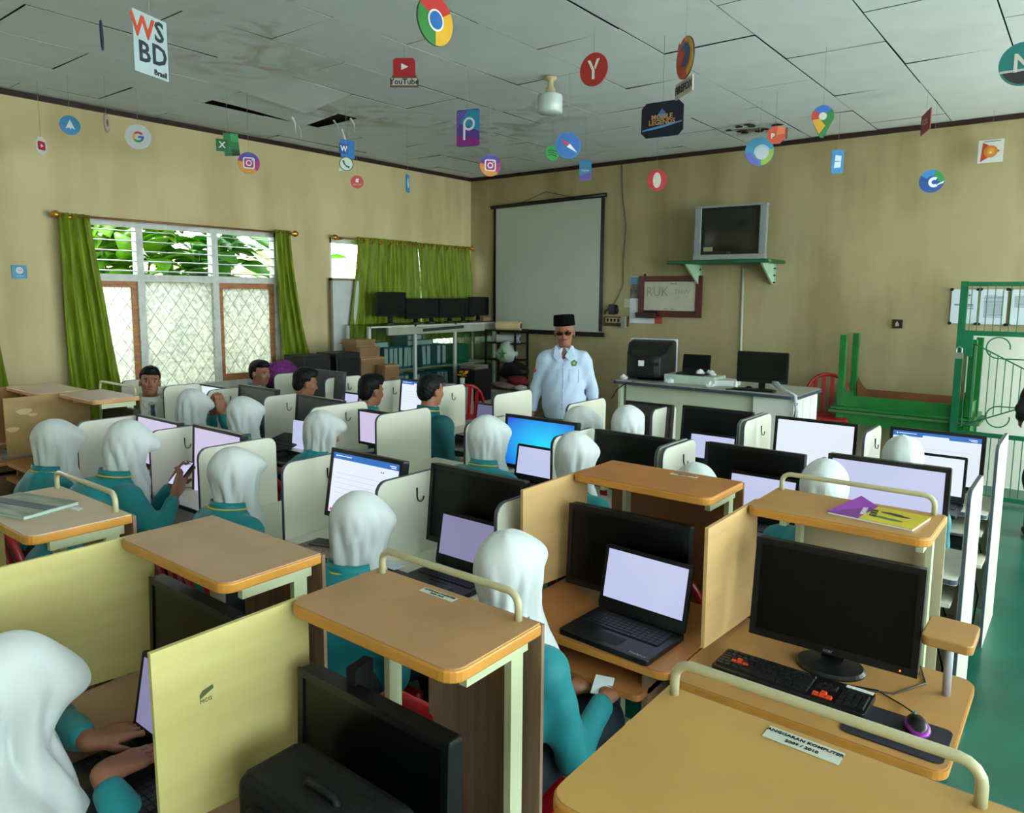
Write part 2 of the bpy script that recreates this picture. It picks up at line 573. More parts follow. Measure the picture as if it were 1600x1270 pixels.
def plant(px, py, pz, h, nl, L, W, m, label, spread=.55, seed=1):
    rr = random.Random(seed)
    t = thing('leafy_shrub', label, 'shrub', (px, py, pz))
    st = MB()
    for k in range(4):
        a = k * 1.6; st.tube([(0, 0, 0), (.1 * math.cos(a), .1 * math.sin(a), h * .5), (.3 * math.cos(a), .3 * math.sin(a), h)], [.03, .022, .01], 6)
    st.build('stem', mat('stem_green', '5d6b2c', .7), t)
    proto = leaf_mesh('leaf', m, L, W); proto.parent = t
    for i in range(nl):
        o = proto if i == 0 else proto.copy()
        if i: COL.objects.link(o)
        a = rr.uniform(0, 2 * PI); zz = h * rr.uniform(.5, 1.12); r = rr.uniform(0, spread)
        o.location = (r * math.cos(a), r * math.sin(a), zz)
        o.rotation_euler = (rr.uniform(-.5, .8), rr.uniform(-.5, .5), a - PI / 2 + rr.uniform(-.6, .6))
        s = rr.uniform(.7, 1.2); o.scale = (s, s, s)
plant(-8.95, 4.1, -.1, 2.5, 230, .40, .12, M_LEAF[0], 'bright green broad-leaved shrub seen through the middle louvres', .5, 1)
plant(-9.3, 3.3, -.1, 2.2, 70, .55, .09, M_LEAF[1], 'yellow-green long-leaved shrub seen through the left louvres', .45, 2)
plant(-9.0, 5.2, -.1, 2.55, 180, .36, .11, M_LEAF[2], 'dark green shrub seen through the right louvres', .5, 3)
plant(-9.2, 6.6, -.1, 2.2, 46, .4, .08, M_LEAF[0], 'green shrub seen through the far window', .5, 4)

# ------------------------------------------------------------------ curtains and rods
M_CURT = mat('curtain_satin', '72851a', .5, var=.28, scale=5, stretch=(6, 6, .6), spec=.2)
M_GOLD = mat('brass_gold', 'c8923a', .3, metal=.8, var=.1)
M_ROD = mat('copper_rod', '9a6a48', .35, metal=.5, var=.1)
def curtain(x, ty0, ty1, by0, by1, zt, zb, folds, label, amp=.035, ring=False, mid=None, seed=0):
    rr = random.Random(seed)
    NU, NZ = folds * 8, 26
    ph = [rr.uniform(-.5, .5) for _ in range(folds + 1)]
    vs = []
    for j in range(NZ + 1):
        v = j / NZ
        e = v ** 1.3
        a = ty0 + (by0 - ty0) * e; b = ty1 + (by1 - ty1) * e
        if mid:
            a += mid[0] * math.sin(PI * v); b += mid[1] * math.sin(PI * v)
        for i in range(NU + 1):
            u = i / NU
            f = u * folds
            w = math.sin(2 * PI * f + ph[int(min(f, folds - 1))] * v + .8 * math.sin(3 * v + f))
            vs.append((x + amp * w * (.75 + .5 * v) + .01 * math.sin(9 * v + 5 * u), a + (b - a) * u + .012 * math.cos(2 * PI * f), zt + (zb - zt) * v))
    fs = []
    for j in range(NZ):
        for i in range(NU):
            p = j * (NU + 1) + i
            fs.append((p, p + 1, p + NU + 2, p + NU + 1))
    o = MB().add(vs, fs).build('curtain', M_CURT, smooth=True)
    s = o.modifiers.new('thick', 'SOLIDIFY'); s.thickness = .003
    tag(o, label, 'curtain')
    if ring:
        for i in range(folds):
            yy = ty0 + (ty1 - ty0) * (i + .5) / folds
            g = MB(); g.tube([(x + .045 + .0, yy + .028 * math.cos(a), zt - .05 + .028 * math.sin(a)) for a in [2 * PI * k / 14 for k in range(15)]], .007, 5)
            g.build('eyelet', M_GOLD, o, smooth=True)
    return o
curtain(XL + .1, 2.81, 3.09, 2.83, 3.34, 2.55, .5, 4, 'olive green satin curtain tied narrow at the left side of the large window', mid=(-.01, .02), seed=1)
curtain(XL + .1, 5.07, 5.30, 5.12, 5.72, 2.56, .5, 4, 'olive green satin curtain flaring downwards at the right side of the large window', mid=(.02, -.05), seed=2)
curtain(XL + .1, 6.27, 7.33, 6.02, 7.45, 2.555, 1.0, 7, 'wide olive green eyelet curtain drawn across the far window, left half', ring=True, seed=3)
curtain(XL + .1, 7.34, 8.42, 7.47, 8.5, 2.545, 1.2, 7, 'olive green eyelet curtain nearest the room corner', ring=True, seed=4)
curtain(XL + .1, 1.95, 2.2, 1.9, 2.37, 2.55, .6, 4, 'olive green curtain at the extreme left edge of the photo', seed=5)
def rod(y0, y1, z, label):
    t = thing('curtain_rod', label, 'curtain rod', (XL + .1, (y0 + y1) / 2, z))
    h = (y1 - y0) / 2
    MB().cyl((0, -h, 0), (0, h, 0), .011).build('rod', M_ROD, t, smooth=True)
    for s in (-1, 1):
        MB().lathe([(.004, -.05), (.016, -.045), (.014, -.03), (.034, -.01), (.038, .01), (.026, .035), (.008, .05), (.003, .055)], n=14, M=TR(0, s * (h + .05), 0) @ RX(-s * PI / 2)).build('finial', M_GOLD, t, smooth=True)
        MB().box(-.1, 0, s * (h - .06) - .012, s * (h - .06) + .012, -.02, .012).build('bracket', M_GOLD, t)
rod(2.86, 5.3, 2.53, 'copper curtain rod with brass finials over the large window')
rod(5.99, 8.44, 2.525, 'copper curtain rod with brass finials over the far window by the corner')
# ------------------------------------------------------------------ common materials
M_BLACK = mat('black_plastic', '121314', .35, var=.2)
M_BLACKM = mat('black_matte', '0c0c0d', .6, var=.2)
M_GREY = mat('grey_plastic', '7b8085', .45)
M_WHITE = mat('white_paint', 'dcdfd6', .5, var=.04)
M_PAPER = mat('paper', 'd9dfe4', .8, var=.04)
M_CREAM = mat('cream_laminate', 'dcd9bd', .42, var=.04, scale=2, spec=.45)
M_SLATE = mat('slate_edge', '3c4450', .5)
M_GREEN = mat('green_enamel', '196b2b', .35, var=.12, scale=4)
M_GREEN2 = mat('gate_green', '0c6440', .4, var=.12, scale=6)
M_RED = mat('red_plastic', '9c1019', .28, var=.1, spec=.5)
M_MAROON = mat('maroon_wood', '4f140f', .4, var=.2, stretch=(6, 1, 1))
M_METAL = mat('grey_metal', '9a9c97', .35, metal=.6)
M_CARD = mat('cardboard', '9a7650', .85, var=.12, scale=7)
M_INK = mat('black_ink', '15161a', .7)
Yw = YB

# projector screen on the back wall (hangs slightly crooked)
t = thing('projector_screen', 'large square pull-down projector screen with black border on the back wall', 'projection screen', (-6.12, Yw - .04, 2.22))
MB().box(-.90, .90, -.004, .004, -.90, .89, M=RY(-.006)).build('screen_sheet', mat('screen_white', 'b9bfb2', .7, var=.03, scale=1.5), t)
MB().prism([(-.945, -.86), (-.9, -.86), (-.9, .89), (-.945, .87)], -.007, .003, 'y').build('border', M_BLACK, t)
MB().prism([(.89, -.86), (.94, -.86), (.94, .93), (.89, .92)], -.007, .003, 'y').build('border', M_BLACK, t)
MB().cyl((-.98, -.02, .885), (.97, -.02, .925), .028, n=10).build('roller_case', M_BLACK, t, smooth=True)
MB().box(-.96, .98, -.04, .005, -.93, -.87).build('weight_bar', M_BLACK, t, bevel=.01)
MB().tube([(-.5, -.01, .9), (.0, -.005, 1.04), (.5, -.01, .92)], .004, 5).build('hanging_cord', M_BLACK, t)

# wall cables and sockets
MC_CABLE = mat('cable_grey', '6a6350', .6)
tag(MB().tube([(-4.955, Yw - .012, 3.52), (-4.93, Yw - .012, 3.1), (-4.87, Yw - .012, 2.75), (-4.9, Yw - .012, 2.3), (-4.89, Yw - .012, 1.98), (-4.96, Yw - .012, 1.83), (-5.03, Yw - .015, 1.72)], .007, 6).build('wall_cable', MC_CABLE, smooth=True), 'thin grey cable running down the back wall beside the projector screen', 'cable')
t = thing('socket_board', 'wooden board with a row of four socket outlets beside the projector screen', 'power outlet', (-4.97, Yw - .02, 1.505))
MB().box(-.17, .17, -.02, .02, -.065, .06).build('board', mat('socket_board_wood', '5b3a22', .6), t)
MB().box(-.15, .09, -.035, -.02, -.02, .045).build('socket_plate', mat('socket_ivory', 'b5ab84', .5), t)
for i in range(4):
    MB().box(-.128 + i * .053, -.1 + i * .053, -.04, -.035, -.008, .034).build('socket', M_INK, t)
MB().box(.1, .165, -.07, -.02, -.085, .075).build('adapter', mat('adapter_grey', '8f9080', .5), t, bevel=.006)
t = thing('plug_adapter', 'black plug-in adapter with cords above the socket board', 'adapter', (-5.03, Yw - .04, 1.655))
MB().box(-.04, .05, -.03, .04, -.06, .07).build('body', M_BLACK, t, bevel=.01)
MB().tube([(-.03, -.02, .02), (-.08, -.03, -.02), (-.1, -.02, -.06)], .008, 5).tube([(.06, .02, .06), (.08, .02, -.02), (.06, .02, -.05)], .01, 5).build('cord', M_BLACK, t)
t = thing('wall_card', 'small pale green card stuck on the back wall beside the calendar', 'card', (-4.83, Yw - .004, 1.74))
MB().box(-.04, .04, -.003, .003, -.05, .06).build('card', mat('palegreen', 'b6c8a8', .7), t)
# calendar behind the whiteboard
t = thing('wall_calendar', 'wall calendar with a landscape photo half hidden behind the small whiteboard', 'calendar', (-4.55, Yw - .008, 1.79))
MB().box(-.235, .24, -.003, .003, -.30, .30).build('sheet', M_PAPER, t)
MB().box(-.23, -.05, -.006, -.003, .02, .20).build('photo', mat('calendar_photo', '39503c', .6, scale=14, h2='8a7d70'), t)
MB().box(-.23, -.05, -.006, -.003, .20, .295).build('photo_sky', mat('calendar_sky', '5f8fa6', .6), t)
MB().box(.13, .24, -.006, -.003, -.30, -.2).build('red_corner', mat('calendar_red', 'a84a34', .6), t)
# small whiteboard in a maroon frame
t = thing('small_whiteboard', 'small whiteboard in a dark red wooden frame under the television', 'whiteboard', (-4.215, Yw - .03, 1.83))
MB().box(-.36, .36, -.006, .006, -.19, .20).build('board_surface', mat('used_whiteboard', 'b4b19c', .35, var=.08, scale=5), t)
f = MB(); f.box(-.43, -.35, -.018, .012, -.25, .26).box(.35, .43, -.018, .012, -.25, .26).box(-.35, .35, -.018, .012, .19, .26).box(-.35, .35, -.018, .012, -.25, -.17)
f.build('frame', M_MAROON, t, bevel=.004)
MB().box(-.36, -.34, -.01, .01, .26, .29).box(.33, .35, -.01, .01, .26, .29).build('hanger', M_INK, t)
lettering('RUK', .16, mat('faded_ink', '8f8f7c', .6), t, TR(-.17, -.0075, .06) @ UP_Y, depth=.001)
lettering('THW', .09, mat('faded_ink', '8f8f7c', .6), t, TR(.17, -.0075, .06) @ UP_Y, depth=.001)
lettering('Aw7ls', .035, M_INK, t, TR(.06, -.0075, .165) @ UP_Y, depth=.001)
lettering('~~  ~~', .05, M_INK, t, TR(0, -.0075, -.15) @ UP_Y, depth=.001)
tt = thing('pen_holder', 'dark slatted pen tray hooked on the lower left corner of the small whiteboard', 'pen tray', (-4.5, Yw - .09, 1.61))
MB().box(-.14, .12, -.035, .035, -.05, .02).build('tray', mat('tray_brown', '35201b', .5, scale=20), tt, bevel=.005)
MB().cyl((-.05, 0, .03), (.12, 0, .035), .012).cyl((-.02, .02, .04), (.13, .02, .04), .01).build('marker', M_BLACK, tt)

# television on a green shelf
t = thing('wall_shelf', 'green wall shelf on two pale green triangular brackets holding the old television', 'shelf', (-3.44, Yw - .2, 2.235))
MB().prism(rrect(-.63, .63, -.27, .2, .05, which='1100'), -.018, .018).build('shelf_board', mat('shelf_green', '0d5a34', .4), t, bevel=.006)
for sx in (-.4, .5):
    br = MB(); br.prism([(-.22, -.018), (.195, -.018), (.195, -.25), (.16, -.25)], sx - .01, sx + .01, 'x').box(sx - .025, sx + .025, .185, .199, -.25, -.018)
    b = br.build('bracket', mat('bracket_mint', '9fc3a4', .5), t)
    for zz in (-.07, -.15, -.23):
        MB().cyl((sx - .016, .175, zz), (sx + .03, .175, zz), .009, n=8).build('bolt', M_INK, b)
t = thing('crt_television', 'old silver cathode-ray television on the green wall shelf', 'television', (-3.30, Yw - .26, 2.255), rz=.06)
t.scale = (.95, .95, .94)
hs = MB(); hs.prism([(-.20, .0), (-.20, .60), (-.1, .62), (.03, .57), (.20, .45), (.20, .14), (.03, .0)], -.40, .40, 'x')
hs.v = [(p[0] * (1.0 if p[1] < -.15 else .85 if p[1] < 0 else .5), p[1], p[2]) for p in hs.v]
hs.build('housing', mat('tv_back', '4a4c4a', .5), t, bevel=.01)
M_TVS = mat('tv_silver', '8e9692', .4, metal=.2)
for q in (-.43, .345): MB().box(q, q + .085, -.25, -.19, .0, .635).build('speaker_panel', mat('speaker_grille', '7d8788', .5, scale=60), t, bevel=.01)
MB().box(-.43, .43, -.252, -.18, .615, .64).box(-.43, .43, -.262, -.18, .0, .06).build('fascia', M_TVS, t, bevel=.005)
MB().box(-.345, .345, -.235, -.18, .06, .615).build('tube_surround', M_BLACK, t)
sv = MB()
NX, NZ = 12, 10
vs = [(-.30 + .60 * i / NX, -.238 - .02 * (1 - (2 * i / NX - 1) ** 2) * (1 - (2 * j / NZ - 1) ** 2), .10 + .48 * j / NZ) for j in range(NZ + 1) for i in range(NX + 1)]
sv.add(vs, [(j * (NX + 1) + i, j * (NX + 1) + i + 1, (j + 1) * (NX + 1) + i + 1, (j + 1) * (NX + 1) + i) for j in range(NZ) for i in range(NX)])
sv.build('picture_tube', mat('tube_glass', '191c18', .15, spec=.6), t, smooth=True)
MB().box(-.3, -.19, -.262, -.256, .10, .15).build('sticker', mat('sticker_green', '7d8a5a', .5), t)
lettering('LG', .035, M_GREY, t, TR(0, -.2405, .08) @ UP_Y, depth=.002)
MB().box(-.02, .0, -.268, -.26, .02, .035).box(.03, .12, -.268, -.26, .022, .03).build('button', M_GREY, t)

tag(MB().cyl((-3.29, Yw - .02, 2.21), (-3.26, Yw - .02, .21), .014).build('conduit', mat('conduit_white', 'b3b7a6', .5), smooth=True), 'thin white conduit running down the back wall under the television shelf', 'conduit')
t = thing('light_switch', 'dark square light switch on the bare part of the back wall', 'light switch', (-1.62, Yw - .012, 1.575))
MB().box(-.048, .048, -.01, .011, -.045, .045).build('plate', mat('switch_brown', '2e2219', .5), t, bevel=.004)
MB().prism([(-.015, -.025), (.018, -.02), (.01, .01), (-.004, .028), (-.018, .0)], -.016, -.01, 'y').build('rocker', mat('rocker_ivory', 'a9a08c', .5), t)

# papers with clips
def paper(x, z, w, h, lines, label):
    t = thing('notice_paper', label, 'paper', (x, Yw - .018, z))
    MB().box(-w / 2, w / 2, -.002, .002, -h / 2, h / 2).build('sheet', mat('notice_sheet', 'cfd9e0', .8, var=.03), t)
    p = MB()
    for i, (a, b, zz, th) in enumerate(lines):
        p.box(a * w / 2, b * w / 2, -.0035, -.002, zz * h / 2 - th / 2, zz * h / 2 + th / 2)
    p.build('print', mat('notice_ink', '6d7885', .8), t)
    for sx in (-1, 1):
        for sz in (-1, 1):
            MB().prism([(sx * w / 2 + .018 * math.cos(a), sz * h / 2 + .016 * math.sin(a)) for a in (0.3, 1.3, 2.4, 3.4, 4.4, 5.4)], -.008, -.0036, 'y').build('clip', M_INK, t)
body = [(-.7, .75, .62 - .075 * i, .006) for i in range(17)]
paper(-1.035, 1.765, .225, .335, [(-.1, .35, .8, .01), (-.05, .45, .66, .02), (-.1, .4, .5, .008), (-.75, .7, .1, .014), (.1, .7, .0, .008), (.2, .75, -.12, .008)], 'white printed notice left of the green gate post, pinned at four corners')
paper(-.79, 1.765, .22, .34, body, 'closely printed white notice seen through the upper bars of the green gate')
paper(-.545, 1.765, .22, .335, body[:9], 'white notice at the extreme right edge, seen through the gate bars')

# blue card on left wall
t = thing('wall_sign', 'small blue square card with a white disc on the left wall beside the curtain', 'sign', (XL + .008, 2.515, 2.01))
MB().box(-.006, .004, -.058, .058, -.058, .058).build('card', mat('card_blue', '5b9cc4', .6), t)
MB().lathe([(.03, 0), (.03, .003)], n=20, M=TR(.004, 0, .012) @ RY(PI / 2)).build('disc', M_WHITE, t)
lettering('UIIO', .018, mat('card_blue', '5b9cc4'), t, TR(.0085, 0, .012) @ RZ(PI / 2) @ UP_Y, depth=.001)
lettering('Telkomsel', .014, M_WHITE, t, TR(.0055, 0, -.036) @ RZ(PI / 2) @ UP_Y, depth=.001)

# whiteboard leaning behind the curtain
t = thing('leaning_whiteboard', 'tall narrow white board standing behind the far curtain', 'whiteboard', (XL + .06, 6.1, 1.0))
MB().box(-.012, .012, -.20, .30, .0, 1.0).build('board_surface', mat('board_pale', 'c8cdcb', .5, var=.06), t)
MB().box(-.016, .02, -.23, -.2, -.02, 1.03).box(-.016, .02, -.23, .32, 1.0, 1.03).build('frame', mat('board_edge', '7f7a66', .5), t)

# --- teacher's desk on the podium
M_DTOP = mat('desk_top_grey', 'a9a99c', .5, var=.08)
t = thing('teacher_desk', 'long cream teacher desk with grey rounded top edge on the podium', 'desk', (-3.05, 7.27, .2))
D0 = .745
MB().prism(rrect(-.97, .97, -.42, .40, .08), D0 - .03, D0).build('desk_top', M_DTOP, t)
MB().prism(rrect(-.978, .978, -.428, .408, .085), D0 - .032, D0 - .004).build('edge_band', M_SLATE, t)
M_DPAN = mat('desk_panel_cream', 'c9d2b6', .5, var=.04)
MB().box(-.86, .9, -.30, -.285, .12, D0 - .032).build('front_panel', M_DPAN, t)
MB().box(-.92, -.89, -.36, .36, 0, D0 - .032).build('side_panel', M_DPAN, t)
cab = MB().box(.55, .93, -.36, .36, .03, D0 - .032).build('cabinet', M_WHITE, t)
for k in range(3): MB().box(.931, .937, -.34 + .235 * k, -.12 + .235 * k, .06, D0 - .06).build('door', M_WHITE, t)
MB().box(.938, .948, -.30, -.29, .5, .6).build('handle', M_METAL, t)
ZD = .2 + D0
tag(MB().tube([(-3.75, 6.86, ZD + .004), (-3.86, 6.835, ZD - .03), (-3.95, 6.84, ZD - .10), (-4.02, 6.86, ZD - .2)], .006, 5).build('power_cord', M_BLACK, smooth=True), 'black cord drooping over the left front edge of the teacher desk', 'cord')
t = thing('crt_monitor', 'bulky black cathode-ray monitor seen from behind on the teacher desk', 'monitor', (-3.78, 7.25, ZD), rz=.25)
M_CRT = mat('crt_shell', '17191b', .4, var=.15)
b = MB()
# shell: loft of rounded sections from back to bezel, facing +Y
secs = [(-.27, .10, .07, .22), (-.25, .17, .04, .27), (-.12, .225, .02, .32), (.02, .25, .01, .40), (.14, .255, .0, .42)]
vs = []; fs = []
for (y, hw, z0, z1) in secs:
    vs += [(x, y, z) for x, z in rrect(-hw, hw, z0, z1, .04, 4)]
n = len(vs) // len(secs)
for i in range(len(secs) - 1):
    for k in range(n):
        a, c = i * n + k, i * n + (k + 1) % n
        fs.append((a, c, c + n, a + n))
fs.append(tuple(range(n))); fs.append(tuple(range((len(secs) - 1) * n, len(secs) * n)))
b.add(vs, fs).build('shell', M_CRT, t, bevel=.004)
MB().box(-.262, .262, .14, .19, -.0, .43).build('bezel', mat('bezel_pale', 'b9c3d0', .5), t, bevel=.01)
MB().box(-.06, -.0, -.277, -.268, .16, .22).build('label_sticker', M_PAPER, t)
v = MB()
for i in range(9): v.box(.015 + i * .016, .024 + i * .016, -.275, -.262, .165, .2)
v.build('vents', M_BLACKM, t)
MB().lathe([(.13, 0), (.12, .012), (.08, .02)], c=(0, -.02, 0), n=20).build('foot', M_BLACK, t)
tag(MB().box(-3.52, -2.97, 7.08, 7.38, ZD, ZD + .085).build('white_box', mat('box_mint', 'b9c8bb', .5)), 'long low pale green box under the black laptop on the teacher desk', 'box')
tag(MB().prism([(-2.965, 7.08), (-2.80, 7.2), (-2.80, 7.36), (-2.965, 7.38)], ZD, ZD + .06).build('small_box', mat('box_pale', 'cfd6cf', .5), bevel=.004), 'small white box end to the right of the low box on the teacher desk', 'box')
rp = random.Random(5)
for i, (x, y, z, s, lb) in enumerate(((-3.17, 7.2, ZD + .087, .05, 'folded white tissue on the low box beside the laptop'), (-3.03, 7.2, ZD + .087, .035, 'crumpled white paper lump at the right end of the low box'), (-3.1, 7.3, ZD + .087, .045, 'crumpled paper behind the tissue on the low box'), (-3.4, 6.95, ZD + .002, .05, 'crumpled tissue at the front edge of the teacher desk'), (-2.95, 6.93, ZD + .002, .05, 'folded paper near the front middle edge of the teacher desk'), (-3.93, 6.95, ZD + .002, .05, 'white paper at the left front corner of the teacher desk'))):
    b = MB(); b.ell((0, 0, s * .45), (s, s * .8, s * .45), n=9, m=6)
    b.v = [(p[0] * rp.uniform(.7, 1.2), p[1] * rp.uniform(.7, 1.2), p[2] * rp.uniform(.8, 1.5)) for p in b.v]
    tag(b.build('crumpled_paper', M_PAPER, loc=(x, y, z)), lb, 'paper')
t = thing('glue_bottle', 'small white bottle standing by the monitor on the teacher desk', 'bottle', (-2.72, 7.02, ZD))
MB().lathe([(.018, 0), (.02, .01), (.02, .05), (.012, .062), (.01, .075)], n=12).build('bottle', M_WHITE, t, smooth=True)
tag(MB().prism(rrect(-.05, .05, -.03, .03, .01), 0, .012, M=TR(-2.73, 6.93, ZD) @ RZ(.5)).build('phone', M_BLACK), 'small black phone lying near the front of the teacher desk', 'phone')
t = thing('mouse', 'black mouse beside the monitor on the teacher desk', 'mouse', (-2.62, 7.1, ZD))
MB().ell((0, 0, .012), (.03, .05, .02)).build('shell', M_BLACK, t, smooth=True)
t = thing('hair_ribbon', 'transparent plastic ribbon and cord hanging over the right corner of the teacher desk', 'ribbon', (-2.2, 7.0, ZD))
M_CLR = mat('clear_ribbon', 'b5bcc4', .25, spec=.8)
MB().tube([(-.18, .1, .08), (-.13, .04, .075), (-.06, -.02, .04), (.04, -.09, .02), (.095, -.12, .0), (.115, -.13, -.12), (.105, -.13, -.25)], [.02, .03, .022, .014, .02, .012, .006], 7).build('ribbon', M_CLR, t, smooth=True)
MB().tube([(.12, -.13, -.06), (.1, -.14, -.2), (.115, -.135, -.32), (.09, -.135, -.4)], .006, 5).build('cord', M_BLACK, t, smooth=True)

lap_t = None
# --- red plastic chair
def chair_proto():
    t = thing('plastic_chair', 'x', 'chair', (0, 0, 0))
    b = MB()
    N = 8
    vs = []
    for top in (0, 1):
        for j in range(N + 1):
            for i in range(N + 1):
                u, v = 2 * i / N - 1, 2 * j / N - 1
                vs.append((.21 * u * (1 - .06 * v), .21 * v, .425 - .018 * (1 - u * u) * (1 - v * v) - (.02 * v ** 4 if v > 0 else 0) + .012 * top))
    K = (N + 1) ** 2; W = N + 1
    fs = []
    for j in range(N):
        for i in range(N):
            a = j * W + i
            fs += [(a, a + W, a + W + 1, a + 1), (K + a, K + a + 1, K + a + W + 1, K + a + W)]
    rim = [i for i in range(W)] + [j * W + N for j in range(1, W)] + [N * W + i for i in range(N - 1, -1, -1)] + [j * W for j in range(N - 1, 0, -1)]
    for q in range(len(rim)):
        a, c = rim[q], rim[(q + 1) % len(rim)]
        fs.append((a, c, K + c, K + a))
    b.add(vs, fs).build('seat', M_RED, t, smooth=False, bevel=.003)
    # arched back frame: front faces +Y, back at -Y
    path = []
    for k in range(21):
        a = PI * k / 20
        x = .215 * math.cos(a); z = .43 + .40 * math.sin(a) ** .55 if 0 < k < 20 else .43
        path.append((x, -.19 - .07 * (z - .43) / .4 - .03 * (1 - abs(x) / .215), z))
    fr = MB(); fr.tube(path, .018, 8)
    fr.build('back_frame', M_RED, t, smooth=True)
    for i in range(4):
        x = (-1.5 + i) * .085
        zt = .43 + .40 * (1 - (x / .215) ** 2) ** .35 - .01
        yb = -.19 - .07 - .025
        MB().prism([(x * .8 - .019, -.20), (x * .8 + .019, -.20), (x * .8 + .019, -.212), (x * .8 - .019, -.212)], 0, 0.001).v
        s = MB()
        s.add([(x * .85 - .02, -.195, .43), (x * .85 + .02, -.195, .43), (x + .02, yb, zt), (x - .02, yb, zt), (x * .85 - .02, -.207, .43), (x * .85 + .02, -.207, .43), (x + .02, yb - .012, zt), (x - .02, yb - .012, zt)],
              [(0, 1, 2, 3), (7, 6, 5, 4), (0, 4, 5, 1), (1, 5, 6, 2), (2, 6, 7, 3), (3, 7, 4, 0)])
        s.build('slat', M_RED, t)
    for sx in (-1, 1):
        for sy in (-1, 1):
            MB().cyl((sx * .235, sy * .225, 0), (sx * .185, sy * .18, .425), .014, .024, n=8).build('leg', M_RED, t, smooth=True)
    return t
CHAIR = chair_proto()
_cf = [True]
def chair(x, y, rz, label, z=0, group=None):
    if _cf[0]:
        _cf[0] = False
        CHAIR.location = (x, y, z); CHAIR.rotation_euler = (0, 0, rz); CHAIR['label'] = label
        if group: CHAIR['group'] = group
        return CHAIR
    return dup(CHAIR, label, group, (x, y, z), rz)
chair(-2.12, 7.98, PI + .25, 'dark red plastic chair with slatted back behind the teacher desk', z=.2)
chair(-5.72, 6.35, .9, 'shiny red plastic chair turned away in front of the glass cabinet')

# --- green tables stacked, upper one upside down
def table(flip, z0, label, cx=-1.42, cy=8.2):
    t = thing('wooden_table', label, 'table', (cx, cy, z0))
    def Z(a, b): return (a, b) if not flip else (.755 - b, .755 - a)
    a, b = Z(.725, .755)
    MB().box(-.64 if flip else -.66, .62 if flip else .66, -.3, .3, a, b).build('table_top', mat('table_green_dull', '3f6a3a', .6, var=.15) if not flip else M_GREEN, t, bevel=.004)
    for sx in (-1, 1):
        for sy in (-1, 1):
            a, b = Z(0, .72)
            o = MB().box(sx * .56 - .03, sx * .56 + .03, sy * .25 - .03, sy * .25 + .03, a, b).build('leg', M_GREEN, t, bevel=.003)
    # aprons with curved corner brackets
    for sy in (-1, 1):
        pts = [(-.53, .725), (.53, .725), (.53, .5), (.50, .56), (.44, .61), (-.44, .61), (-.50, .56), (-.53, .5)]
        if flip: pts = [(x, .755 - z) for x, z in pts]
        MB().prism(pts, sy * .26 - .012, sy * .26 + .012, 'y').build('apron', M_GREEN, t)
        if flip:
            pts = [(-.52, .035), (.52, .035), (.52, .30), (.49, .24), (.43, .165), (-.43, .165), (-.49, .24), (-.52, .30)]
            if sy > 0:
                MB().prism(pts, .236, .247, 'y').build('inner_board', mat('raw_brown_wood', '7b4a2c', .6, var=.15), t)
    for sx in (-1, 1):
        a, b = Z(.60, .725)
        MB().box(sx * .56 - .012, sx * .56 + .012, -.22, .22, a, b).build('side_apron', M_GREEN, t)
    return t
table(False, -.045, 'green wooden table by the gate carrying another table on its top', cy=8.2)
table(True, .715, 'green wooden table turned upside down with its legs in the air beside the gate', cy=8.2)

# --- gate
t = thing('metal_gate', 'green metal gate with scrollwork and thin bars in front of the back wall', 'gate', (-.96, 7.9, 0))
W = 1.5
def gp(name, mb): return mb.build(name, M_GREEN2, t)
gp('post', MB().box(-.03, .03, -.02, .02, 0, 2.0))
gp('post', MB().box(W - .03, W + .03, -.02, .02, 0, 2.0))
for z, hgt in ((1.985, .03), (1.545, .035), (.62, .03), (.05, .03)):
    gp('rail', MB().box(.03, W - .03, -.015, .015, z - hgt, z + hgt * .3))
for i in range(1, 25):
    x = .06 * i
    if x > W - .04: break
    gp('bar', MB().cyl((x, 0, 1.55), (x, 0, 1.96), .0045, n=5))
    zt = 1.48 - .38 * x / .75 if x < .75 else 1.10 + .38 * (x - .75) / .75
    zb = .66 + .34 * x / .75 if x < .75 else 1.0 - .34 * (x - .75) / .75
    if zt > zb: gp('bar', MB().cyl((x, 0, zb), (x, 0, zt), .0045, n=5))
    gp('bar', MB().cyl((x, 0, .06), (x, 0, .6), .0045, n=5))
gp('brace', MB().tube([(.03, 0, 1.48), (.75, 0, 1.10), (W - .03, 0, 1.48)], .007, 5))
gp('brace', MB().tube([(.03, 0, .66), (.75, 0, 1.0), (W - .03, 0, .66)], .007, 5))
def scroll(cx, cz, s, fx, fz):
    pts = []
    for k in range(26):
        a = -2.6 + 5.6 * k / 25; r = s * (.35 + .65 * (1 - k / 25) ** .7 if False else 1 - .35 * k / 25)
        pts.append((cx + fx * r * math.cos(a) * 1.0, 0, cz + fz * r * math.sin(a)))
    return pts
def scr(cx, cz, s, fz):
    pts = [(cx + .6, 0, cz - fz * s * .1), (cx + .38, 0, cz - fz * s * .7), (cx + .2, 0, cz - fz * s * 1.0)]
    for k in range(22):
        a = -PI / 2 - 1.55 * PI * k / 21
        pts.append((cx + s * (1 - .15 * k / 21) * math.cos(a), 0, cz + fz * s * (1 - .15 * k / 21) * math.sin(a)))
    return pts
gp('scroll', MB().tube(scr(.30, 1.41, .10, 1), .006, 5))
gp('scroll', MB().tube([(2 * .75 - p[0], 0, p[2]) for p in scr(.30, 1.41, .10, 1)], .006, 5))
gp('scroll', MB().tube(scr(.34, .78, .10, -1), .006, 5))
gp('latch_plate', MB().box(.03, .1, -.02, .01, 1.32, 1.51))
pd = MB().prism(rrect(-.035, .035, -.035, .02, .01), -.045, -.02, 'y', M=TR(.0, 0, 1.33)).build('padlock', M_METAL, t)
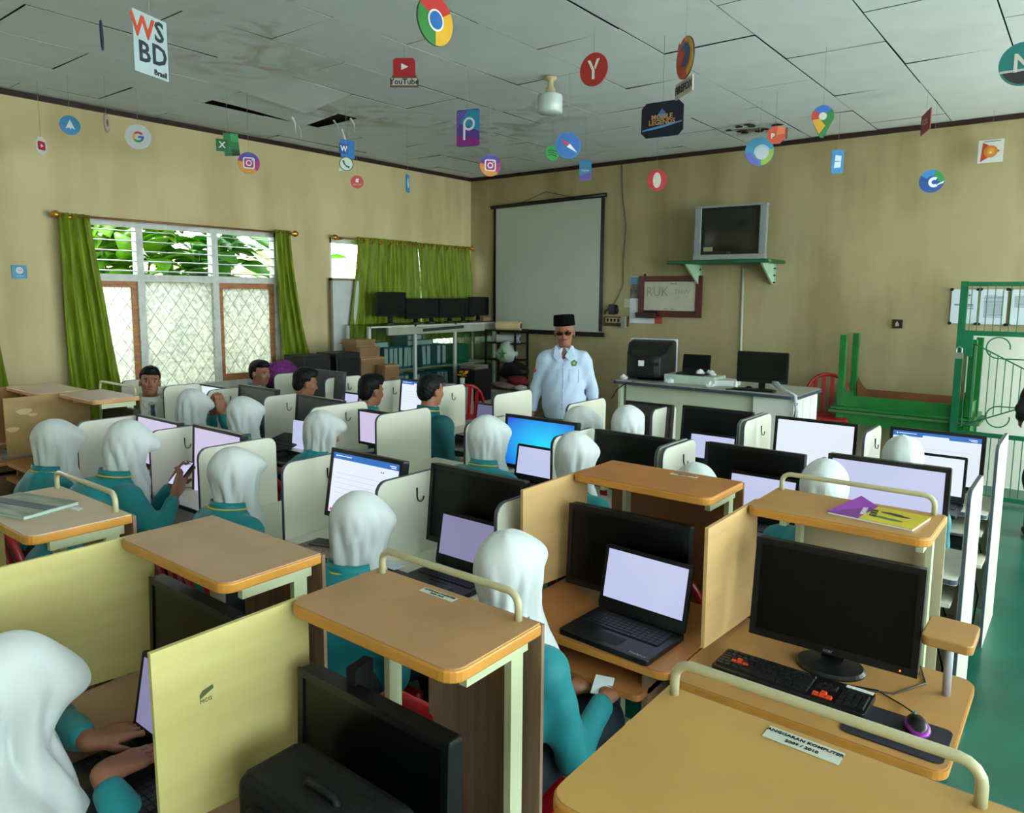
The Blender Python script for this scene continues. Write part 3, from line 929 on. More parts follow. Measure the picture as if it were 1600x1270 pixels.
MB().tube([(-.022, -.032, 1.345), (-.022, -.032, 1.39), (0, -.032, 1.405), (.022, -.032, 1.39), (.022, -.032, 1.345)], .006, 6).build('shackle', M_METAL, pd)

# --- glass cabinet along the left wall
CX0, CX1, CY0, CY1, CZ = -7.40, -6.98, 6.05, 8.45, 1.44
t = thing('glass_cabinet', 'long glass display cabinet with white frame standing under the far window', 'cabinet', (CX1, (CY0 + CY1) / 2, 0))
M_CF = mat('cabinet_frame', 'c3c8c0', .4, var=.05)
M_GL = glass('cabinet_glass', 'e6efea', trans=.03, diff='90a098')
hh = (CY1 - CY0) / 2; wd = CX0 - CX1
fr = MB()
for y in (-hh, -hh + .78 - .0, .35, hh):
    fr.box(-.02, .015, y - .02, y + .02, .02, CZ)
fr.box(-.02, .015, -hh, hh, CZ - .02, CZ).box(-.02, .015, -hh, hh, .02, .08)
for y in (-hh, hh): fr.box(wd, wd + .03, y - .02, y + .02, .02, CZ)
fr.build('frame', M_CF, t)
MB().box(wd, .012, -hh - .02, hh + .02, CZ, CZ + .012).build('top_glass', M_GL, t)
MB().box(-.012, -.006, -hh, hh, .08, CZ - .02).build('front_glass', M_GL, t)
MB().box(wd, -.0, hh - .006, hh, .08, CZ - .02).build('side_glass', M_GL, t)
for zz in (.14, .50, .87): MB().box(wd + .01, -.03, -hh + .02, hh - .02, zz - .012, zz).build('shelf', M_CF, t)
MB().box(-.02, .018, -hh + .3, hh, CZ - .12, CZ - .02).build('header', mat('header_dusty', 'a3a594', .5), t)
MB().box(.0, .024, -hh + .95, -hh + 1.75, CZ - .085, CZ - .045, M=RX(.03)).build('header_strip', mat('strip_dark', '2f3a30', .5), t)
# binders
M_BIN = [mat('binder_blue', '2f7f97', .5, var=.15), mat('binder_teal', '3c8ea0', .5, var=.15)]
bd = thing('file_binder', 'blue lever-arch file with a pale spine label inside the glass cabinet', 'binder', (0, 0, 0), group='files inside the glass cabinet')
MB().box(-.26, -.01, -.034, .034, 0, .29).build('cover', M_BIN[0], bd)
MB().box(-.01, -.004, -.028, .028, .03, .27).build('spine_label', mat('label_pale', 'd3e0e3', .7, var=.06), bd)
ORD = 'first second third fourth fifth sixth seventh eighth ninth tenth eleventh twelfth thirteenth fourteenth fifteenth sixteenth seventeenth eighteenth nineteenth twentieth twenty-first twenty-second twenty-third twenty-fourth twenty-fifth twenty-sixth twenty-seventh twenty-eighth twenty-ninth thirtieth thirty-first thirty-second'.split()
cnt = {}
first = True
rb2 = random.Random(11)
place = []
for zz in (.142, .502, .872):
    y = 6.12
    while y < 8.38:
        if zz > .8 and y > 7.5: y += .3; continue
        if rb2.random() < .16: y += .12; continue
        place.append((y, zz, rb2.choice([0, 0, 0, .12, -.1])))
        y += .074 + rb2.uniform(0, .012)
flat = [(6.9, .872 + .292), (6.9, .872 + .365), (7.1, .872 + .292), (6.3, .872 + .292)]
for (y, zz, rx) in place:
    loc = (CX1 - .055 - rb2.uniform(0, .03), y, zz)
    if first: bd.location = loc; first = False; o = bd
    else: o = dup(bd, loc=loc)
    lv = 'lower' if zz < .3 else 'middle' if zz < .6 else 'upper'
    cnt[lv] = cnt.get(lv, 0) + 1
    o['label'] = 'blue lever-arch file, %s from the left on the %s shelf of the glass cabinet' % (ORD[cnt[lv] - 1], lv); o['group'] = 'files on the %s cabinet shelf' % lv
    o.rotation_euler = (rx * .5, 0, 0)
for fi, (y, zz) in enumerate(flat):
    o = dup(bd, ('lower blue file of the two lying flat above the upper row', 'upper blue file of the two lying flat above the upper row', 'blue file lying flat right of the two stacked flat ones', 'blue file lying flat at the left end above the upper row')[fi], 'files lying flat in the cabinet', loc=(CX1 - .06, y + .14, zz + .036)); o.rotation_euler = (PI / 2, 0, 0)
tag(MB().box(-7.3, -7.06, 7.62, 7.98, .872, 1.14).build('storage_crate', mat('crate_green', '1e7a5a', .5), bevel=.01), 'green plastic crate on the upper shelf inside the glass cabinet', 'crate')
tag(MB().box(-7.3, -7.03, 7.7, 7.94, .502, .74).build('carton', mat('carton_pale', '9fb0b0', .7), bevel=.004), 'pale printed carton on the middle shelf inside the glass cabinet', 'box')

# monitors in a row on the cabinet top
MT = CZ + .014
def old_monitor(loc, rz, w, h, label, z0=.07, group=None, tilt=0):
    t = thing('spare_monitor', label, 'monitor', loc, rz, group)
    M = TR(0, 0, z0) @ RX(tilt)
    MB().prism(rrect(-w / 2, w / 2, 0, h, .012), -.018, .018, 'y', M=M).build('housing', M_BLACK, t)
    MB().box(-w / 2 + .018, w / 2 - .018, -.0185, -.017, .025, h - .018, M=M @ TR(0, -.0015, 0)).build('screen', mat('screen_off', '060708', .25, spec=.5), t)
    MB().box(-.03, .03, -.0, .03, .01, z0 + h * .4).build('neck', M_BLACK, t)
    MB().lathe([(.11, 0), (.11, .008), (.04, .016)], c=(0, 0, 0), n=20, sy=.75).build('base', M_BLACK, t)
    return t
pm = [(6.58, .50, .31, .10, 'black monitor taller than the rest at the left end of the cabinet top row'), (7.02, .40, .27, .06, 'black monitor second from the left on the cabinet top'),
      (7.34, .44, .27, .06, 'black monitor third from the left on the cabinet top'), (7.68, .44, .27, .06, 'black monitor fourth from the left on the cabinet top'), (7.99, .42, .27, .06, 'black monitor fifth from the left on the cabinet top'), (8.29, .42, .27, .08, 'black monitor at the right end of the cabinet top, beside a wooden block')]
for i, (y, w, h, z0, lb) in enumerate(pm):
    old_monitor((-7.16 + (.02 * (i % 2)), y, MT), PI / 2, w, h, lb, z0)
tag(MB().box(-7.06, -6.99, 8.22, 8.4, MT, MT + .06).build('wood_block', mat('block_wood', '8c6a4a', .7), bevel=.003), 'small light brown block on the right front corner of the cabinet top', 'block')
# rolls, bag, black holdall at the corner, on a side table
t = thing('side_table', 'low table covered with a pale cloth in the room corner, loaded with junk', 'table', (-6.45, 8.2, 0))
MB().box(-.42, .55, -.32, .33, .50, .53).build('table_top', mat('table_cloth_pale', 'a29b88', .8, var=.2, scale=12), t)
for sx in (-.38, .5):
    for sy in (-.28, .28): MB().box(sx - .02, sx + .02, sy - .02, sy + .02, 0, .5).build('leg', M_GREY, t)
MB().box(-.41, .54, -.325, -.32, .2, .5).build('cloth_front', mat('table_cloth_pale', 'a29b88'), t)
t = thing('steel_rack', 'dark open rack in the corner holding paper rolls and bags', 'rack', (-6.68, 8.36, 0))
for sx in (-.26, .28):
    for sy in (-.14, .15): MB().box(sx - .012, sx + .012, sy - .012, sy + .012, 0, 1.34).build('upright', M_BLACKM, t)
for zz in (.9, 1.14, 1.32): MB().box(-.27, .29, -.15, .16, zz, zz + .015).build('rack_shelf', M_BLACKM, t)
def roll(x, y, z, r, L, m, label):
    t = thing('paper_roll', label, 'roll', (x, y, z + r), rz=.35)
    b = MB(); b.cyl((-L / 2, 0, 0), (L / 2, 0, 0), r, n=20); b.build('roll', m, t, smooth=False)
    MB().cyl((L / 2 - .0, 0, 0), (L / 2 + .006, 0, 0), r * .62, n=16).build('core', mat('core_dark', '40342a', .8), t)
roll(-6.58, 8.3, 1.336, .065, .36, mat('roll_cream', 'c9b88a', .7), 'cream roll of paper on top of the corner rack')
roll(-6.58, 8.3, 1.156, .06, .34, mat('roll_white', 'a8b0b4', .7), 'grey-white roll on the second level of the corner rack')
t = thing('plastic_bag', 'round knotted white carrier bag with a green leaf emblem', 'bag', (-6.55, 8.22, .99))
b = MB(); b.ell((0, 0, .01), (.17, .14, .125), n=20, m=12)
b.v = [(p[0] * (1 + .05 * math.sin(9 * p[2] * 6)), p[1], p[2] + (.05 * max(0, p[2] - .08) / .04 if (abs(p[0]) < .07) else 0)) for p in b.v]
b.build('bag', mat('bag_white', 'aebdb0', .35, spec=.5, bump=.3, bscale=12), t, smooth=True)
lf = MB()
for a in (.3, 1.5, 2.9, 4.4, 5.3):
    lf.prism([(0, 0), (.03 * math.cos(a + .5), .03 * math.sin(a + .5)), (.08 * math.cos(a), .08 * math.sin(a)), (.03 * math.cos(a - .5), .03 * math.sin(a - .5))], -.152, -.135, 'y', M=TR(.03, 0, .02))
lf.build('leaf_emblem', mat('emblem_green', '3f9a44', .5), t)
def lump(name, c, r, m, label, cat, seed=0, amp=.25, par=None):
    rr = random.Random(seed)
    b = MB(); b.ell((0, 0, 0), r, n=18, m=12)
    ph = [rr.uniform(0, 6) for _ in range(6)]
    b.v = [tuple(q * (1 + amp * (.4 * math.sin(p[0] / r[0] * 4 + ph[0]) * math.cos(p[1] / r[1] * 3 + ph[1]) + .3 * math.sin(p[2] / r[2] * 5 + ph[2] + p[0] / r[0] * 3))) for q in p) for p in b.v]
    o = b.build(name, m, smooth=True, loc=c)
    return tag(o, label, cat)
lump('cloth_bag', (-6.42, 8.24, .76), (.24, .16, .13), M_BLACKM, 'black cloth bag slumped under the white carrier bag', 'bag', 1)
lump('red_cloth', (-6.22, 8.05, .66), (.17, .12, .075), mat('cloth_red', '6f1524', .8), 'dark red folded cloth on the junk table', 'cloth', 2)
lump('pale_cloth', (-6.42, 7.98, .585), (.2, .1, .05), mat('cloth_pale', 'a59684', .8, h2='7c5a58'), 'crumpled pale pinkish cloth on the junk table', 'cloth', 3)
lump('white_bundle', (-6.12, 7.98, .575), (.1, .08, .04), mat('cloth_white', 'b3b0a6', .8), 'small white cloth bundle on the junk table', 'cloth', 4)
t = thing('computer_case', 'black computer case with papers on top behind the yellow flowers', 'computer', (-6.62, 7.55, 0))
MB().box(-.12, .2, -.17, .17, .42, .84).build('case', M_BLACKM, t, bevel=.006)
MB().box(-.12, .2, -.17, .17, 0, .41).build('stand_box', mat('stand_pale', '9c968a', .7), t)
for k in range(4): MB().box(-.1, .17, -.13, .14, .842 + .014 * k, .853 + .014 * k, M=RZ(.06 * (k % 3 - 1))).build('paper_sheet', mat('pile_%d' % (k % 2), ('6a4f46', '8c8280')[k % 2], .8), t)
t = thing('flower_bunch', 'small bunch of yellow artificial flowers in a cup near the black computer case', 'flowers', (-6.48, 7.2, .66))
MB().box(-.09, .08, -.2, .13, -.66, .0).build('stand', mat('stand_pale', '9c968a'), t)
MB().lathe([(.03, 0), (.035, .09)], n=12).build('cup', M_WHITE, t)
MB().cyl((0, 0, .05), (0, 0, .15), .02).build('stem', mat('stem_green', '2f5a2c', .6), t)
rf = random.Random(2)
for k in range(9):
    a = rf.uniform(0, 6.28); r = rf.uniform(0, .07)
    b = MB()
    for q in range(5): b.ell((.014 * math.cos(q * 1.256), .014 * math.sin(q * 1.256), 0), (.014, .014, .008), n=7, m=4)
    b.build('blossom', mat('petal_yellow', 'e0a51e', .6) if k % 4 else mat('petal_orange', 'c8501c', .6), t, loc=(r * math.cos(a), r * math.sin(a), .15 + rf.uniform(-.03, .05)))
# stack of books beside the flowers
for k in range(4):
    tag(MB().box(-6.62, -6.44, 6.84 , 7.02, .60 + .024 * k, .622 + .024 * k).build('book', mat('book_pale%d' % (k % 2), ('9a92a8', 'b8b2b8')[k % 2], .7)), ('lowest', 'second', 'third', 'topmost')[k] + ' pale book of the little stack left of the yellow flowers', 'book', 'books beside the flowers')
tag(MB().box(-6.66, -6.42, 6.8, 7.06, 0, .598).build('stool', mat('stool_dark', '4a4038', .7), bevel=.01), 'plain dark stool under the stack of pale books', 'stool')
# black television sets / cases left of the cabinet and cartons
for i, (x, y, w, h, lb) in enumerate(((-6.75, 4.98, .36, 1.17, 'black computer tower stack left of the cartons, nearest the curtain'), (-6.72, 5.38, .34, 1.18, 'tall black stack beside the cartons, right of the first'))):
    t = thing('black_cabinet', lb, 'cabinet', (x, y, 0))
    MB().box(-.2, .16, -w / 2, w / 2, 0, h).build('case', M_BLACKM, t, bevel=.01)
    MB().box(.16, .168, -w / 2 + .03, w / 2 - .03, .1, h - .06).build('front_panel', M_BLACK, t)
for i, (x0, x1, y0, y1, z0, z1, lb) in enumerate(((-6.95, -6.6, 5.62, 5.95, .0, .62, 'large brown carton at the bottom of the carton pile'), (-6.95, -6.6, 5.60, 5.96, .622, 1.10, 'brown carton in the middle of the carton pile with a darker side'), (-6.9, -6.62, 5.60, 5.9, 1.102, 1.22, 'flat brown carton near the top of the pile'), (-6.92, -6.66, 5.58, 5.86, 1.222, 1.31, 'open topped brown carton on the very top of the pile'), (-6.55, -6.4, 5.78, 6.0, .55, 1.02, 'upright tan carton with a round logo standing in front of the pile'))):
    t = thing('carton', lb, 'box', ((x0 + x1) / 2, (y0 + y1) / 2, z0))
    a, c, h = (x1 - x0) / 2, (y1 - y0) / 2, z1 - z0
    MB().box(-a, a, -c, c, 0, h).build('box', M_CARD, t, bevel=.003)
    MB().box(a, a + .002, -c * .95, c * .95, .01 if i == 4 else h * .1, h * .95).build('print', mat('carton_print%d' % (i % 2), ('7d6242', 'a57d55')[i == 4], .8), t)
    if i == 4:
        MB().lathe([(.045, 0), (.045, .003)], n=18, M=TR(a + .002, 0, h * .6) @ RY(PI / 2)).build('round_logo', mat('logo_brown', '6d5238', .8), t)
    if i == 3:
        MB().box(-a, a, -c - .02, -c, h, h + .005, M=RX(.3)).box(-a, a, c - .0, c + .1, h - .03, h - .025).build('flap', M_CARD, t)
tag(MB().box(-6.56, -6.4, 5.76, 6.02, 0, .548).build('carton', M_CARD, bevel=.003), 'plain brown carton under the upright carton with the round logo', 'box')

# ceiling lamp
t = thing('ceiling_lamp', 'white glass lamp on a rusty fitting hanging from the ceiling', 'ceiling light', (-3.56, 5.0, ZC - .01))
MB().lathe([(.05, 0), (.05, -.02), (.025, -.03), (.022, -.07), (.04, -.09), (.042, -.13)], n=16).build('fitting', mat('lamp_fitting', 'b5ab88', .5), t, smooth=True)
MB().lathe([(.05, -.13), (.095, -.14), (.1, -.16), (.1, -.27), (.09, -.28), (.02, -.282)], n=24).build('glass_shade', mat('lamp_glass', 'c4d2d2', .2, spec=.6), t, smooth=True)
# ------------------------------------------------------------------ cardboard signs hanging on threads
M_THREAD = mat('thread', '8f9288', .6)
M_CBD = mat('sign_board_back', '6b4a38', .8)
def C_(h): return mat('print_' + h, h, .5, var=.03)
W_ = 'e4e8e8'
def disc(r, h, d=0, cx=0, cz=0, sx=1.0, n=28, name='disc', par=None):
    """printed disc at layer d (mm proud of the board)"""
    return MB().lathe([(r, 0), (r, .0012)], n=n, M=TR(cx, -.004 - .0012 * d, cz) @ RX(PI / 2) @ Matrix.Diagonal((sx, 1, 1, 1))).build(name, C_(h), par)
def poly(pts, h, d=0, par=None, name='shape', both=True):
    return MB().prism(pts, -.0052 - .0012 * d, -.004 - .0012 * d + .0000, 'y').build(name, C_(h), par)
def sign(label, loc, yaw, build, cat='sign', top=.1, size=1.0):
    x, y, z = loc
    t = thing('hanging_sign', label, cat, loc, math.atan2(-x, y) + yaw, 'paper signs on threads under the ceiling')
    del t['group']
    build(t)
    MB().cyl((0, 0, top), (0, 0, ZC - z - .004), .0015, n=4).build('thread', M_THREAD, t)
    return t
def board_disc(t, r, h=None):
    MB().lathe([(r, -.004), (r, .004)], n=32, M=RX(PI / 2)).build('board', C_(h) if h else M_CBD, t)
def board_poly(t, pts, h=None):
    MB().prism(pts, -.004, .004, 'y').build('board', C_(h) if h else M_CBD, t)
def ltr(t, s, size, h, x=0, z=0, d=1, bold=True, rot=0):
    return lettering(s, size, C_(h), t, TR(x, -.005 - .0012 * d, z) @ RY(rot) @ UP_Y, depth=.0015, bold=bold)
def ring_sector(r0, r1, a0, a1, n=14):
    return [(r1 * math.cos(a0 + (a1 - a0) * i / n), r1 * math.sin(a0 + (a1 - a0) * i / n)) for i in range(n + 1)] + [(r0 * math.cos(a1 - (a1 - a0) * i / n), r0 * math.sin(a1 - (a1 - a0) * i / n)) for i in range(n + 1)]
def quadstrip(t, r0, r1, a0, a1, h, d=1, n=14, cx=0, cz=0, name='arc'):
    b = MB()
    for i in range(n):
        p = a0 + (a1 - a0) * i / n; q = a0 + (a1 - a0) * (i + 1) / n
        b.prism([(cx + r0 * math.cos(p), cz + r0 * math.sin(p)), (cx + r1 * math.cos(p), cz + r1 * math.sin(p)), (cx + r1 * math.cos(q), cz + r1 * math.sin(q)), (cx + r0 * math.cos(q), cz + r0 * math.sin(q))], -.0052 - .0012 * d, -.004, 'y')
    return b.build(name, C_(h), t)
def s_eo1(t): board_disc(t, .08, '1d2c4c')
sign('dark blue round sign seen almost edge-on at the upper left', (-4.57, 2.02, 3.29), 1.5, s_eo1, top=.08)
def s_ws(t):
    w, h = .205, .275
    board_poly(t, [(-w / 2, -h / 2), (w / 2, -h / 2), (w / 2, h / 2), (-w / 2, h / 2)], 'a9bcc0')
    ltr(t, 'W', .135, 'c0492c', -.048, .066); ltr(t, 'S', .13, '2a333c', .052, .072)
    ltr(t, 'B', .13, '2a333c', -.044, -.044); ltr(t, 'D', .13, '2a333c', .048, -.036); ltr(t, 'Brasil', .036, '1c2226', .05, -.115)
sign('tall pale blue card with big letters W S B D and Brasil', (-3.62, 1.82, 3.00), 0.80, s_ws, top=.15)
def s_ch(t):
    board_disc(t, .124, '3c4a30')
    for a, h in ((PI / 6, 'b5302a'), (PI / 6 + 2 * PI / 3, '2f7a36'), (PI / 6 + 4 * PI / 3, 'd2a427')):
        quadstrip(t, .0, .122, a, a + 2 * PI / 3, h, 0)
    disc(.054, 'd8dcd8', 2, par=t); disc(.044, '2260a8', 4, par=t)
sign('large round red, green and yellow sign with a blue centre at the top edge', (-2.79, 2.89, 3.24), 0.75, s_ch, top=.12)
def s_yt(t):
    board_poly(t, [(-.1, -.1), (.1, -.1), (.1, -.05), (.075, -.01), (.075, .0), (-.075, .0), (-.075, -.01), (-.1, -.05)])
    board = MB().prism(rrect(-.078, .078, -.03, .095, .025), -.006, .004, 'y').build('red_panel', C_('a3232b'), t)
    poly([(-.02, .015), (.03, .037), (-.02, .06)], W_, 2, t, 'triangle')
    ltr(t, 'YouTube', .055, '16181a', 0, -.065, 2); 
    MB().box(-.09, .09, -.0052, -.004, -.088, -.04).build('white_strip', C_('b9b6b0'), t)
sign('red rounded sign with a white play triangle and the word YouTube on brown card', (-3.96, 3.79, 3.39), -.15, s_yt, top=.09)
def s_y(t):
    board_disc(t, .104, 'b5342f')
    b = MB(); b.prism([(-.045, .06), (-.025, .06), (.008, -.005), (.008, -.06), (-.01, -.06), (-.01, -.005)], -.0064, -.004, 'y').prism([(.045, .062), (.025, .062), (.005, .015), (.014, .0)], -.0064, -.004, 'y')
    b.build('letter_y', C_(W_), t)
sign('round red sign with a white letter Y', (-2.69, 4.26, 3.30), -.55, s_y, top=.1)
def s_ff(t):
    MB().lathe([(.12, -.004), (.12, .004)], n=32, M=TR(0, 0, .05) @ RX(PI / 2)).build('board', C_('3a2a20'), t)
    disc(.118, 'c9552a', 0, 0, .05, par=t); quadstrip(t, .08, .118, -1.2, 1.6, 'd9a52e', 1, cz=.05); 
    disc(.072, '2d5c94', 1, .0, .07, par=t, name='blue_globe')
    poly([(-.07, .0), (-.02, .02), (.02, .07), (.0, .10), (-.03, .09), (-.06, .13), (-.1, .08), (-.09, .02)], 'c04a28', 3, t, 'flame')
    poly([(-.10, .12), (-.08, .16), (-.06, .13)], 'b03a2a', 2, t)
    MB().box(-.12, .12, -.004, .004, -.165, -.075).build('name_card', C_('b6b0a4'), t)
    ltr(t, 'FIREFOX', .062, '17191c', 0, -.12, 1)
sign('orange and blue round sign over a white name strip reading FIREFOX, seen at an angle', (-2.04, 4.24, 3.20), -1.15, s_ff, top=.16)
def s_ml(t):
    c = .035; w, h = .15, .115
    P = [(-w + c, -h), (w - c, -h), (w, -h + c), (w, h - c), (w - c, h), (-w + c, h), (-w, h - c), (-w, -h + c)]
    board_poly(t, P, '131a2a')
    MB().prism([(-w + .01, -.07), (.0, -.055), (w - .01, -.03), (w - .01, -.022), (.0, -.04), (-w + .01, -.06)], -.006, -.004, 'y').build('blue_glow_band', C_('5b8cc4'), t)
    MB().prism([(-.04, .02), (0, .07), (.04, .02), (0, 0)], -.006, -.004, 'y').build('blue_star', C_('3f6fa8'), t)
    ltr(t, 'MOBILE', .045, 'b48a5c', .0, .015, 2); ltr(t, 'LEGENDS', .045, 'b48a5c', .0, -.02, 2)
sign('dark octagonal sign with gold game lettering and a blue streak', (-2.41, 4.69, 3.03), -.40, s_ml, top=.11)
def s_n(t):
    board_disc(t, .128, '0f6a68')
    poly([(.118 * math.cos(a), .118 * math.sin(a)) for a in [PI + .35 + (PI - .7) * k / 12 for k in range(13)]], '221c1e', 1, t, 'dark_base')
    MB().prism([(-.12, -.05), (.12, -.035), (.12, -.022), (-.12, -.037)], -.0075, -.004, 'y').build('band', C_('a9aaa6'), t)
    ltr(t, 'N', .15, 'b9b6ae', .0, .0, 3)
sign('round teal sign with a letter N cut off by the right edge of the photo', (-0.47, 5.59, 3.26), .2, s_n, top=.12)
def s_tg(t):
    board_disc(t, .076, '2f7fae'); poly([(-.035, -.03), (.0, .045), (.036, -.032), (.012, -.02), (.0, -.034), (-.006, -.02)], 'c6d4da', 1, t, 'paper_plane')
sign('round blue sign with a white paper plane near the left wall', (-6.67, 2.66, 3.18), .25, s_tg, top=.07)
def s_yt2(t):
    board_disc(t, .072, 'd5d5d0'); MB().prism(rrect(-.045, .045, -.035, .035, .014), -.0062, -.004, 'y').build('red_panel', C_('b22a3c'), t); poly([(-.012, -.015), (.02, 0), (-.012, .015)], W_, 2, t, 'triangle')
sign('narrow view of a white disc with a red play button near the left wall', (-7.06, 2.58, 3.05), .95, s_yt2, top=.07)
def s_eo2(t): board_disc(t, .076, '9b8a7a'); disc(.06, 'c5bdb4', 1, par=t); disc(.03, '8a4a32', 3, par=t)
sign('brown and white disc turned almost edge-on', (-6.43, 2.84, 3.20), 1.3, s_eo2, top=.07)
def s_g(t):
    board_disc(t, .103, 'c3c8cb')
    for a0, a1, h in ((.6, 2.3, 'c23a2e'), (2.3, 3.8, 'd7a32a'), (3.8, 5.3, '2f8a44'), (5.3, 6.28, '3a68b4')): quadstrip(t, .028, .045, a0, a1, h, 1, 8)
    MB().box(0, .045, -.0062, -.004, -.008, .009).build('bar', C_('3a68b4'), t)
sign('white disc with a multicoloured letter G', (-6.53, 3.14, 3.15), -.15, s_g, top=.1)
def s_xl(t):
    board_poly(t, [(-.03, -.1), (.1, -.085), (.085, .1), (-.04, .1)], '15703c')
    poly([(.02, .1), (.085, .1), (.09, .03), (.025, .03)], '2f9a58', 0, t, 'light_cell')
    poly([(.03, -.035), (.094, -.03), (.1, -.085), (.03, -.093)], '0d4f2a', 0, t, 'dark_cell')
    MB().prism([(-.1, -.06), (-.0, -.06), (-.0, .045), (-.1, .045)], -.0065, .004, 'y').build('letter_plate', C_('0f5c30'), t)
    ltr(t, 'X', .075, W_, -.05, -.008, 2)
sign('green sign with a white X on a darker square', (-6.21, 3.78, 3.15), .15, s_xl, top=.1)
def s_ig(r):
    def f(t):
        board_disc(t, r, 'a3306f')
        quadstrip(t, r * .5, r * .99, PI * .95, PI * 1.75, 'd08a3c', 0, 10); quadstrip(t, r * .5, r * .99, PI * .1, PI * .9, '5a3f9a', 0, 10); quadstrip(t, r * .62, r * .99, PI * .38, PI * .62, '4a55a8', 1, 6)
        k = r / .1
        b = MB(); o = rrect(-.052 * k, .052 * k, -.052 * k, .052 * k, .018 * k, 3); i_ = rrect(-.042 * k, .042 * k, -.042 * k, .042 * k, .012 * k, 3)
        n = len(o)
        for q in range(n): b.prism([o[q], o[(q + 1) % n], i_[(q + 1) % n], i_[q]], -.0078, -.004, 'y')
        b.build('camera_outline', C_(W_), t)
        quadstrip(t, .018 * k, .027 * k, 0, 2 * PI, W_, 2, 16); disc(.006 * k, W_, 3, .03 * k, .03 * k, par=t, n=8)
    return f
sign('round purple and orange sign with a white camera outline, next to the green X sign', (-6.05, 3.88, 2.99), .1, s_ig(.094), top=.09)
def s_pa(t):
    pts = rrect(-.098, .098, -.14, .14, .016, 3)
    board_poly(t, pts, '553a8e')
    poly([(-.096, .05), (.096, -.03), (.096, .13), (-.0, .137), (-.096, .12)], '2b8ab0', 0, t, 'cyan_part'); poly([(-.096, .12), (-.0, .135), (-.096, .0)], '6a5ab0', 1, t, 'violet_part')
    poly([(-.096, -.135), (.096, -.135), (.096, -.09), (-.096, -.05)], '84287a', 0, t, 'magenta_part')
    quadstrip(t, .034, .05, 0, 2 * PI, W_, 2, 20, .01, .03); MB().box(-.04, -.023, -.0075, -.004, -.09, .035).build('stem', C_(W_), t)
sign('upright rounded card, cyan to magenta, with a white looped letter p', (-3.99, 4.50, 3.14), -.45, s_pa, top=.14)
sign('round purple and orange sign with a white camera outline over the room corner', (-4.29, 5.13, 2.97), .2, s_ig(.095), top=.09)
def s_w(t): board_poly(t, rrect(-.075, .075, -.08, .08, .008, 2), '2a6fb0'); MB().box(-.09, -.0, -.0065, .004, -.05, .04).build('letter_plate', C_('1f4f92'), t); ltr(t, 'W', .07, W_, -.045, -.005, 2)
sign('blue sign with a white W in front of the torn ceiling', (-5.53, 4.57, 3.16), .6, s_w, top=.08)
def s_wa(t):
    board_disc(t, .063, 'cdd6cf'); MB().prism([(-.055, -.02), (-.068, -.066), (-.02, -.055)], -.004, .004, 'y').build('tail', C_('cdd6cf'), t)
    quadstrip(t, .055, .063, 0, 2 * PI, '3a6a46', 1, 24); MB().tube([(-.026, -.007, .028), (-.018, -.007, 0), (.0, -.007, -.02), (.026, -.007, -.028)], [.010, .006, .006, .010], 6).build('handset', C_('25603a'), t)
sign('white speech-bubble sign with a green telephone handset', (-5.37, 4.42, 2.99), .15, s_wa, top=.06)
def s_of(t): board_disc(t, .062, 'c4484a'); MB().prism([(-.016, -.002), (.012, -.006), (.018, .034), (-.012, .03)], -.0062, -.004, 'y').build('white_mark', C_(W_), t); ltr(t, 'office 365', .02, 'dfa7a2', 0, -.025, 1)
sign('small salmon red disc hanging low near the left wall', (-5.76, 4.87, 2.92), .1, s_of, top=.06)
def s_eo3(t): board_poly(t, rrect(-.08, .08, -.089, .089, .03, 4), '2e80b8'); disc(.05, 'b9d5e2', 1, par=t)
sign('light blue sign turned almost edge-on above the far window', (-5.67, 5.46, 2.97), 1.35, s_eo3, top=.08)
def s_sf(t):
    board_disc(t, .103, '3b74a8'); disc(.092, '2d66ae', 1, par=t); poly([(-.062, .052), (.012, .012), (-.012, -.012)], 'b33a48', 3, t, 'red_needle'); poly([(.072, -.055), (.012, .012), (-.012, -.012)], 'dde4ea', 3, t, 'white_needle')
sign('round blue sign with a red and white compass needle', (-3.36, 4.97, 3.01), .2, s_sf, top=.1)
def s_sp(t):
    board_disc(t, .068, '1f8f3c')
    for k in range(3): MB().tube([(-.04, -.006, .02 - .02 * k), (0, -.006, .028 - .02 * k), (.04, -.006, .012 - .02 * k)], .004, 4).build('wave', C_('141c16'), t)
sign('green disc with dark waves partly behind the blue compass sign', (-3.93, 5.56, 3.10), .4, s_sp, top=.06)
def s_cv(t): board_poly(t, rrect(-.06, .06, -.093, .093, .005, 2), '4a8fc0'); poly([(-.058, -.09), (.058, -.09), (.058, -.02), (-.058, -.05)], '7a62b8', 0, t, 'violet_part'); ltr(t, 'Canva', .03, W_, 0, .0, 1)
sign('small rectangular card, turquoise to violet, above the projector screen', (-4.02, 6.25, 3.05), -.3, s_cv, top=.09)
def s_op(t): MB().lathe([(.1, -.004), (.1, .004)], n=32, M=RX(PI / 2) @ Matrix.Diagonal((.92, 1, 1, 1))).build('board', C_('a8262e'), t); MB().lathe([(.072, 0), (.072, .0015)], n=28, M=TR(0, -.004, 0) @ RX(PI / 2) @ Matrix.Diagonal((.52, 1, 1, 1))).build('letter_hole', C_('b9b7aa'), t)
sign('red oval letter O sign with a pale centre', (-3.37, 6.49, 2.93), .1, s_op, top=.1)
def s_ie(t):
    board_disc(t, .125, '3f86a8'); disc(.06, 'aeb8c4', 2, .02, -.01, par=t); quadstrip(t, .07, .12, -1.4, .2, '8aa83c', 1, 10); quadstrip(t, .07, .122, PI * 1.05, PI * 1.5, '5b62b0', 1, 8); quadstrip(t, .05, .07, .4, 3.4, '8fb8cc', 3, 12, .02, -.01)
sign('large blue and green swirl disc behind the small orange sign', (-2.48, 6.71, 3.13), .15, s_ie, top=.12)
